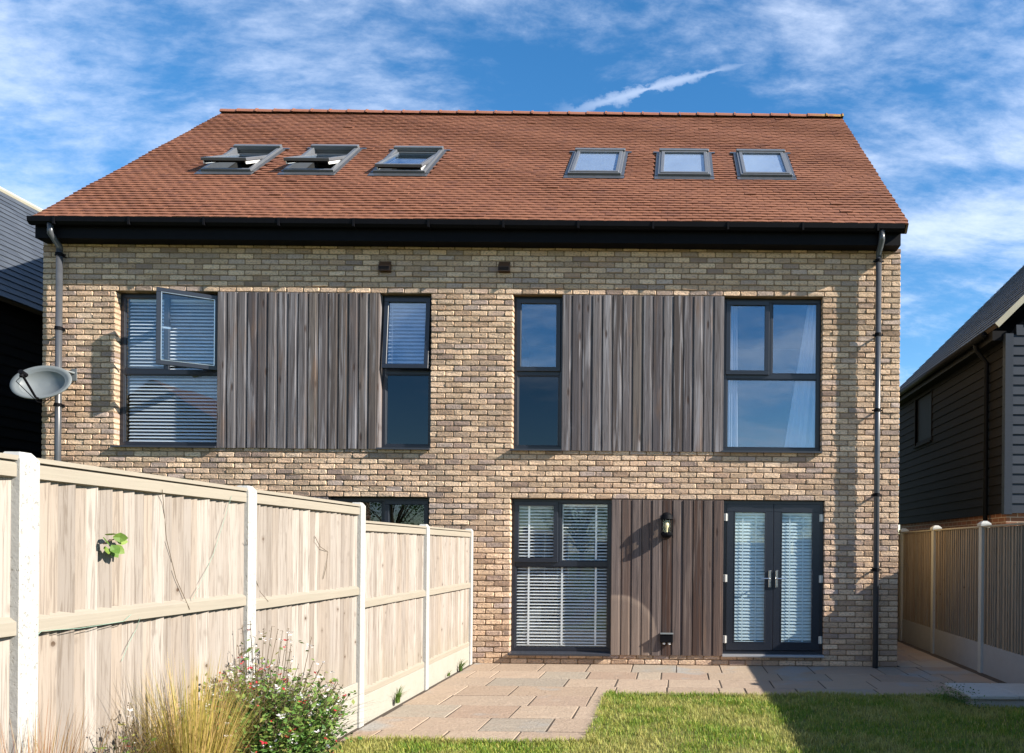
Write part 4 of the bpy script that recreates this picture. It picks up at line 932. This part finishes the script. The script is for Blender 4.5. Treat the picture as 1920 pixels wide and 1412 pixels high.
# side window
m = MB(); m.box(NWX-.03, NWX+.02, WY0-.03, WY0+.0, WZ0-.03, WZ1+.03); m.box(NWX-.03, NWX+.02, WY1, WY1+.03, WZ0-.03, WZ1+.03); m.box(NWX-.03, NWX+.02, WY0, WY1, WZ1, WZ1+.03); m.box(NWX-.06, NWX+.02, WY0-.04, WY1+.04, WZ0-.03, WZ0); nw = obj('window', m, M_wbb, nh, (NWX, WY0, WZ0))
m = MB(); m.box(NWX+.018, NWX+.024, WY0, WY1, WZ0, WZ1); obj('pane', m, M_black, nw)
# roof
c45 = math.sqrt(.5)
def nr_pt(yoff, s, h): return Vector((NEX-.02+s*c45-h*c45, NY0-.14+yoff, NEZ+.02+s*c45+h*c45))
m = MB(); L = NY1-NY0+.3; sl_ = (gx-NEX+.02)/c45
m.add([nr_pt(0,0,-.06), nr_pt(L,0,-.06), nr_pt(L,sl_,-.06), nr_pt(0,sl_,-.06), nr_pt(0,0,0), nr_pt(L,0,0), nr_pt(L,sl_,0), nr_pt(0,sl_,0)], [(0,1,2,3),(7,6,5,4),(0,4,5,1),(1,5,6,2),(2,6,7,3),(3,7,4,0)])
def mir(p): return Vector((2*gx-p.x, p.y, p.z))
m.add([mir(Vector(v)) for v in m.v[:8]], [(3,2,1,0),(4,5,6,7),(1,5,4,0),(2,6,5,1),(3,7,6,2),(0,4,7,3)])
nrf = obj('roof', m, M_deck, nh)
slates(nrf, nr_pt, int(sl_/.21), .21, int(L/.30), .30, M_slate)
m = MB(); vs = []
for s in (0.02, sl_): 
    for yo, h in ((-.012, -.075), (.015, -.075), (.015, .012), (-.012, .012)): vs.append(nr_pt(yo, s, h))
m.add(vs, [(0,1,2,3),(7,6,5,4),(0,4,5,1),(1,5,6,2),(2,6,7,3),(3,7,4,0)]); obj('verge', m, M_bargeboard, nrf)
m = MB(); m.box(NEX+.03, NWX+.03, NY0+.05, NY1, NEZ-.17, NEZ-.02); obj('soffit_box', m, M_black, nh)
m = MB(); m.tube([(NEX-.03, NY0+.22, NEZ-.04), (NEX-.03, NY1+.1, NEZ-.04)], .055, 10); ngt = obj('gutter', m, M_black, nh, smooth=True)
m = MB(); yy = NY0+.62; m.tube([(NEX-.02, yy, NEZ-.08), (NEX, yy, NEZ-.18), (NWX-.06, yy, NEZ-.38), (NWX-.06, yy, .1)], .036, 10); obj('downpipe', m, M_black, nh, smooth=True)
# left-hand house: only its roof slope and shaded wall show past the corner
LEX = -9.55
a_, b_ = ray(0, 556); LT = LEX/a_; LEZ = CAMZ+b_*LT
a_, b_ = ray(0, 357); LRX = LEX-3.0; LRZ = CAMZ+b_*(LRX/a_)
lh = thing('slate_roofed_house', 'black walled house with grey slate roof beyond the drainpipe and dish', 'house', (LEX-2, 3, 0))
m = MB(); LY0, LY1 = -.6, 11.0; lw_ = LEX-.22
pr = [(lw_, -.04), (lw_, LEZ-.05), (LRX, LRZ-.15), (2*LRX-lw_, LEZ-.05), (2*LRX-lw_, -.04)]
m.add([(x, LY0, z) for x, z in pr]+[(x, LY1, z) for x, z in pr], [tuple(range(4, -1, -1)), tuple(range(5, 10))]+[((i+1) % 5, 5+(i+1) % 5, 5+i, i) for i in range(5)]); obj('wall', m, M_black, lh)
z = .1
lwb = lh
while z < LEZ-.1:
    m = MB(); m.add([(lw_-.01,LY0,z),(lw_+.022,LY0,z),(lw_+.004,LY0,z+.16),(lw_-.01,LY0,z+.16),(lw_-.01,LY1,z),(lw_+.022,LY1,z),(lw_+.004,LY1,z+.16),(lw_-.01,LY1,z+.16)], [(3,2,1,0),(4,5,6,7),(2,6,5,1),(1,5,4,0),(7,6,2,3)], r3()); obj('weatherboard', m, M_black, lh, (lw_, LY0, z)); z += .15
la = math.atan2(LRZ-LEZ, LEX-LRX); lsl = math.hypot(LRZ-LEZ, LEX-LRX); ca_, sa_ = math.cos(la), math.sin(la)
def lr_pt(yo, s, h): return Vector((LEX-s*ca_+h*sa_, LY0-.15+yo, LEZ+s*sa_+h*ca_))
L2 = LY1-LY0+.3; m = MB()
m.add([lr_pt(0,0,-.06), lr_pt(L2,0,-.06), lr_pt(L2,lsl,-.06), lr_pt(0,lsl,-.06), lr_pt(0,0,0), lr_pt(L2,0,0), lr_pt(L2,lsl,0), lr_pt(0,lsl,0)], [(3,2,1,0),(4,5,6,7),(1,5,4,0),(2,6,5,1),(3,7,6,2),(0,4,7,3)])
m.add([Vector((2*LRX-v[0], v[1], v[2])) for v in m.v[:8]], [(0,1,2,3),(7,6,5,4),(0,4,5,1),(1,5,6,2),(2,6,7,3),(3,7,4,0)])
lrf = obj('roof', m, M_deck, lh)
slates(lrf, lr_pt, int(lsl/.20), .20, int(L2/.30), .30, M_slate)
m = MB(); m.tube([(LRX, LY0-.15, LRZ+.01), (LRX, LY1+.15, LRZ+.01)], .06, 8); obj('ridge', m, M_bargeboard, lrf)

# ------------------------------------------------------------------ plants
def clump(name, label, cat, c, n, h0, h1, spread, wd, mt, bendr=(.2, .7), lean=None, group=None):
    m = MB()
    for _ in range(n):
        a = R.uniform(0, 6.283); rr = spread*math.sqrt(R.random()); d = Vector((math.cos(a), math.sin(a), 0))
        if lean: d = (d+Vector((*lean, 0))*R.uniform(.3, 1.4))
        m.blade((c[0]+rr*math.cos(a), c[1]+rr*math.sin(a), c[2]), d, R.uniform(h0, h1), wd*R.uniform(.6, 1.3), R.uniform(*bendr), 6, r3())
    o = obj(name, m, mt, None, c); tag(o, label, cat, group); return o
def at(px, py, depth): return PY(px, py, CAMY+depth)
c = at(352, 1400, 3.95)
clump('feather_grass', 'large clump of golden feather grass against the pale fence', 'grass plant', (c.x+.03, c.y, 0), 1100, .55, 1.08, .13, .005, M_feather, (.06, .42), (.12, 0))
clump('arching_grass', 'dull green arching grass at the foot of the golden grass', 'grass plant', (c.x-.20, c.y-.28, 0), 190, .55, .86, .09, .005, M_leaf, (.35, .95), (-.1, -.1))
c = at(95, 1400, 3.25)
clump('dry_grass', 'sparse brown dry grass stems in front of a white post', 'grass plant', (c.x+.12, c.y, 0), 130, .55, 1.02, .10, .006, M_dry, (.15, .6), (.7, .1))
c = at(35, 1400, 3.05)
clump('russet_grass', 'russet feathery grass drooping beside the white post base', 'grass plant', (c.x+.06, c.y, 0), 380, .6, 1.0, .07, .005, M_russet, (.05, .28), (-.1, -.1))
# flowering shrub
def shrub(label, c, rx, ry, h, nleaf, nstem, nfl, seed, low=.05):
    q = random.Random(seed); t = thing('flowering_shrub', label, 'shrub', c)
    st, lv, fr, fw = MB(), MB(), MB(), MB()
    def leaf(mb, p, s, rr):
        a, e = q.uniform(0, 6.28), q.uniform(-.5, .9); d = Vector((math.cos(a)*math.cos(e), math.sin(a)*math.cos(e), math.sin(e))); sd = d.cross(Vector((q.uniform(-1,1), q.uniform(-1,1), 1))).normalized()
        mb.add([p, p+d*s*.5+sd*s*.27, p+d*s, p+d*s*.5-sd*s*.27], [(0,1,2,3)], rr)
    for _ in range(nstem):
        a = q.uniform(0, 6.283); r_ = math.sqrt(q.random()); top = q.uniform(.62, 1.08)*h*(1-.25*r_*r_)
        tip = Vector((c[0]+rx*r_*math.cos(a)*1.05, c[1]+ry*r_*math.sin(a)*1.05, top)); b0 = Vector((c[0]+.25*rx*r_*math.cos(a), c[1]+.25*ry*r_*math.sin(a), c[2]))
        tip.x = max(tip.x, FX+.03)
        md = (b0+tip)/2+Vector((q.uniform(-.04,.04), q.uniform(-.04,.04), .06)); st.tube([b0, md, tip], [.004, .003, .0015], 4, cap=False)
        for k in range(int(nleaf/nstem)):
            u = q.random()**.72; p = (md+(tip-md)*(u*2-1)) if u > .5 else b0+(md-b0)*(u*2)
            dens = 1 if u < .86 else .35
            if q.random() > dens: continue
            p = p+Vector((q.gauss(0, .035), q.gauss(0, .035), q.gauss(0, .03))); p.x = max(p.x, FX+.02)
            rr = (min(1, max(0, q.gauss(.30+.45*p.z/h, .2))), q.random(), q.random()); leaf(lv, p, q.uniform(.022, .046), rr)
        for k in range(4): leaf(st, tip-Vector((q.gauss(0,.004), q.gauss(0,.004), .02*k*q.random())), q.uniform(.008, .016), r3())
        if q.random() < nfl/nstem:
            for k in range(q.choice([1, 1, 2, 3])):
                p = tip+Vector((q.gauss(0,.02), q.gauss(0,.02), -q.uniform(0, .12))); tgt = fr if q.random() < .22 else fw
                for z_ in range(4): leaf(tgt, p, q.uniform(.012, .026), r3())
    obj('stems', st, M_stem, t); obj('leaves', lv, M_leaf, t, kind='stuff'); obj('red_flowers', fr, M_red, t, kind='stuff'); obj('white_flowers', fw, M_white, t, kind='stuff'); return t
c = at(515, 1400, 4.55)
shrub('dense green shrub dotted with red and white flowers by the fence', (c.x-.05, c.y, 0), .46, .48, .82, 21000, 360, 170, 5)
c = at(225, 1400, 3.75)
shrub('thin wiry shrub with a few red flowers beside golden grass', (c.x, c.y, 0), .22, .3, .74, 700, 60, 12, 8)
c = at(455, 1400, 4.75)
shrub('tall sparse flower stems rising behind the dense green shrub', (c.x+.05, c.y+.1, 0), .40, .25, 1.04, 900, 75, 60, 9)
c = at(628, 1400, 5.6)
m = MB(); cc = Vector((FX+.13, c.y, 0))
for _ in range(46):
    a = R.uniform(-.9, 1.2); m.blade(cc+Vector((R.uniform(-.04,.04), R.uniform(-.06,.06), R.uniform(0, .22))), (math.cos(a), math.sin(a)*.8, 0), R.uniform(.22, .44), .016, R.uniform(.6, 1.25), 5, r3())
tag(obj('spiky_plant', m, M_spike, None, cc), 'dark spiky leaved plant at the foot of the fence', 'plant')
# small weeds along the boards and the step
def weed(px, py, X, n, s, label, mt=M_vine):
    p = PX(px, py, X); m = MB()
    for _ in range(n):
        a = R.uniform(0, 6.283); m.blade(p+Vector((R.uniform(0,.03), R.uniform(-.03,.03), 0)), (abs(math.cos(a)), math.sin(a), 0), s*R.uniform(.5, 1.1), .010, R.uniform(.3, .9), 3, r3())
    tag(obj('weed', m, mt, None, p), label, 'weed')
p_ = PX(742, 1318, FX+.02); weed(742, 1318, FX+.005, 46, .20, 'bright green weed tuft growing at the concrete gravel board')
weed(861, 1258, FX+.005, 40, .20, 'dark green weed tuft by the fence post next to the brick wall', M_leaf); weed(838, 1268, FX+.005, 12, .09, 'tiny weed sprig between the patio and gravel board', M_leaf)
m = MB(); cc = Vector((STEP[0]-.02, STEP[3]+.28, 0))
for _ in range(900):
    p = cc+Vector((R.gauss(-.04, .10), R.gauss(-.10, .20), abs(R.gauss(.06, .05)))); a = R.uniform(0, 6.28); s = R.uniform(.012, .03); d = Vector((math.cos(a), math.sin(a), R.uniform(-.3, .8))).normalized(); sd = d.cross(Vector((R.uniform(-1,1), .3, 1))).normalized()
    m.add([p, p+d*s*.5+sd*s*.3, p+d*s, p+d*s*.5-sd*s*.3], [(0,1,2,3)], (R.random()*.5, R.random(), R.random()))
for _ in range(60):
    a = R.uniform(0, 6.283); m.blade(cc+Vector((R.gauss(0,.07), R.gauss(-.08,.15), 0)), (math.cos(a), math.sin(a), 0), R.uniform(.06, .14), .006, R.uniform(.3, .9), 3, r3())
t = thing('low_plant', 'low dark green plant growing against the pale stone slabs', 'plant', cc); obj('leaves', m, M_leaf, t, kind='stuff')
# sprig pushing through the fence boards
pc = PX(197, 1018, XB+.02); t = thing('leafy_sprig', 'small green leafy sprig poking through the pale fence boards', 'plant', pc)
m = MB(); m.tube([pc+Vector((-.02,0,-.01)), pc+Vector((.012,.01,.01)), pc+Vector((.025,.03,.02))], .003, 5); obj('stem', m, M_stem, t)
for (dy, dz, s) in ((-.05, .02, .06), (-.02, .045, .055), (.03, .035, .06), (.075, .02, .055), (.05, -.015, .06), (.0, -.01, .055), (-.035, -.02, .05), (.02, -.035, .05)):
    m = MB(); p = pc+Vector((.015+R.uniform(0,.02), dy*.5, dz*.8)); nl = 8; dirn = Vector((.3, dy*8, dz*8-.3)).normalized(); nn = Vector((1, R.uniform(-.9,-.1), R.uniform(-.1,.6))).normalized(); sd = dirn.cross(nn).normalized()
    m.add([p]+[p+dirn*s*u+sd*s*v+nn*s*.10*(1-abs(v)*2) for u, v in ((.2,.28),(.5,.40),(.8,.25),(1,0),(.8,-.25),(.5,-.40),(.2,-.28))]+[p+dirn*s*.5-nn*.004], [(0,1,8),(1,2,8),(2,3,8),(3,4,8),(4,5,8),(5,6,8),(6,7,8),(7,0,8)], r3()); obj('leaf', m, M_vine, t, p)
# twine and bare runners tied along the fence
def line(pts, r_, mt, name, label, cat):
    m = MB(); m.tube([PX(x, y, XB+xo) for x, y, xo in pts], r_, 5); tag(obj(name, m, mt, None, PX(pts[0][0], pts[0][1], XB+pts[0][2])), label, cat)
line([(304, 918, .045), (306, 940, .03), (312, 1010, .02), (330, 1085, .02), (356, 1143, .045)], .0016, M_stem, 'bare_runner', 'thin bare plant runner hanging down from the top rail', 'stem')
line([(434, 930, .045), (425, 960, .03), (400, 1040, .025), (362, 1125, .045)], .0013, M_twine, 'garden_twine', 'pale green twine slanting across the fence between two rails', 'twine')
line([(66, 1195, .05), (78, 1183, .05), (150, 1178, .052), (232, 1165, .052), (246, 1152, .05)], .0015, M_twine, 'garden_twine', 'green twine running along the middle rail of the fence', 'twine')
line([(263, 1158, .05), (255, 1180, .03), (240, 1210, .025), (228, 1240, .025)], .0013, M_twine, 'garden_twine', 'short green twine tied below the middle fence rail', 'twine')
line([(463, 1012, .052), (470, 1060, .02), (488, 1110, .02), (503, 1128, .045)], .0016, M_stem, 'bare_runner', 'thin bare runner between the white post and the middle rail', 'stem')
line([(590, 1005, .02), (600, 1025, .025), (615, 1035, .025), (612, 1060, .03), (606, 1085, .02)], .0022, M_stem, 'bare_runner', 'crooked bare twig clinging to the upper fence boards', 'stem')

# ------------------------------------------------------------------ what stands behind the camera and shows in the glass
bf = thing('rear_fence', 'brown timber fence closing the far end of the lawn', 'fence', (.6, -16.5, 0))
x = FX-.1
while x < RX:
    m = MB(); m.box(x, min(x+1.8, RX+.1), -16.55, -16.50, 0, 1.8, r3()); obj('fence_panel', m, M_fenceb, bf, (x+.9, -16.5, 0)); m = MB(); m.box(x-.05, x+.05, -16.57, -16.47, 0, 1.9); obj('concrete_post', m, M_post, bf, (x, -16.5, 0)); x += 1.8

oh = thing('opposite_house', 'brick house with pitched tiled roof beyond the rear fence', 'house', (-27, -34, 0))
m = MB(); pr = [(-36, 0), (-20, 0), (-20, 5.2), (-28, 10.2), (-36, 5.2)]
m.add([(x, -31, z) for x, z in pr]+[(x, -40, z) for x, z in pr], [tuple(range(4, -1, -1)), tuple(range(5, 10))]+[(i, (i+1) % 5, 5+(i+1) % 5, 5+i) for i in range(5)]); obj('wall', m, M_redbrick, oh)
for sgn in (-1, 1):
    m = MB(); m.add([(-28+sgn*8.5, y, 4.95+dz) for dz in (0, .15) for y in (-30.6, -40.4)]+[(-28, y, 10.25+dz) for dz in (0, .15) for y in (-30.6, -40.4)], [(0,1,5,4),(2,3,7,6),(0,2,6,4),(1,3,7,5),(0,1,3,2)]); obj('roof_slope', m, M_tile, oh)
for x in (-33, -29.5, -24):
    for z in (.9, 3.2): m = MB(); m.box(x, x+1.4, -31.0, -30.94, z, z+1.25); obj('window', m, M_anth, oh)
def tree(label, c, h, rad, seed):
    q = random.Random(seed); t = thing('garden_tree', label, 'tree', c); m = MB()
    m.tube([(c[0], c[1], 0), (c[0]+.1, c[1], h*.35), (c[0]-.05, c[1]+.1, h*.7)], [.16, .12, .05], 8)
    lv = MB(); cs = []
    for _ in range(26):
        a = q.uniform(0, 6.28); r_ = rad*math.sqrt(q.random())*.8; z = h*q.uniform(.35, .92); cs.append((c[0]+r_*math.cos(a), c[1]+r_*math.sin(a), z, q.uniform(.5, 1.0)))
        m.tube([(c[0], c[1], h*.3), ((c[0]+cs[-1][0])/2, (c[1]+cs[-1][1])/2, z*.8), cs[-1][:3]], [.05, .03, .01], 5)
    for _ in range(4200):
        k = q.choice(cs); p = Vector((k[0]+q.gauss(0, .45)*k[3], k[1]+q.gauss(0, .45)*k[3], k[2]+q.gauss(0, .38)*k[3])); d = Vector((q.uniform(-1,1), q.uniform(-1,1), q.uniform(-1,1))).normalized(); sd = d.cross(Vector((q.uniform(-1,1), .3, 1))).normalized(); s_ = q.uniform(.08, .17)
        lv.add([p, p+d*s_*.5+sd*s_*.3, p+d*s_, p+d*s_*.5-sd*s_*.3], [(0,1,2,3)], (q.random()*.6, q.random(), q.random()))
    obj('trunk', m, M_stem, t); obj('crown', lv, M_leaf, t, kind='stuff')
tree('tall leafy tree beyond the rear fence near the brick house', (-14.5, -29, 0), 6.4, 2.2, 3)
tree('low spreading tree beyond the rear fence, opposite the brown cladding', (-5.0, -30, 0), 4.6, 2.0, 4)
tree('narrow tree beyond the rear fence, opposite the glazed doors', (6.2, -33, 0), 5.4, 1.5, 6)
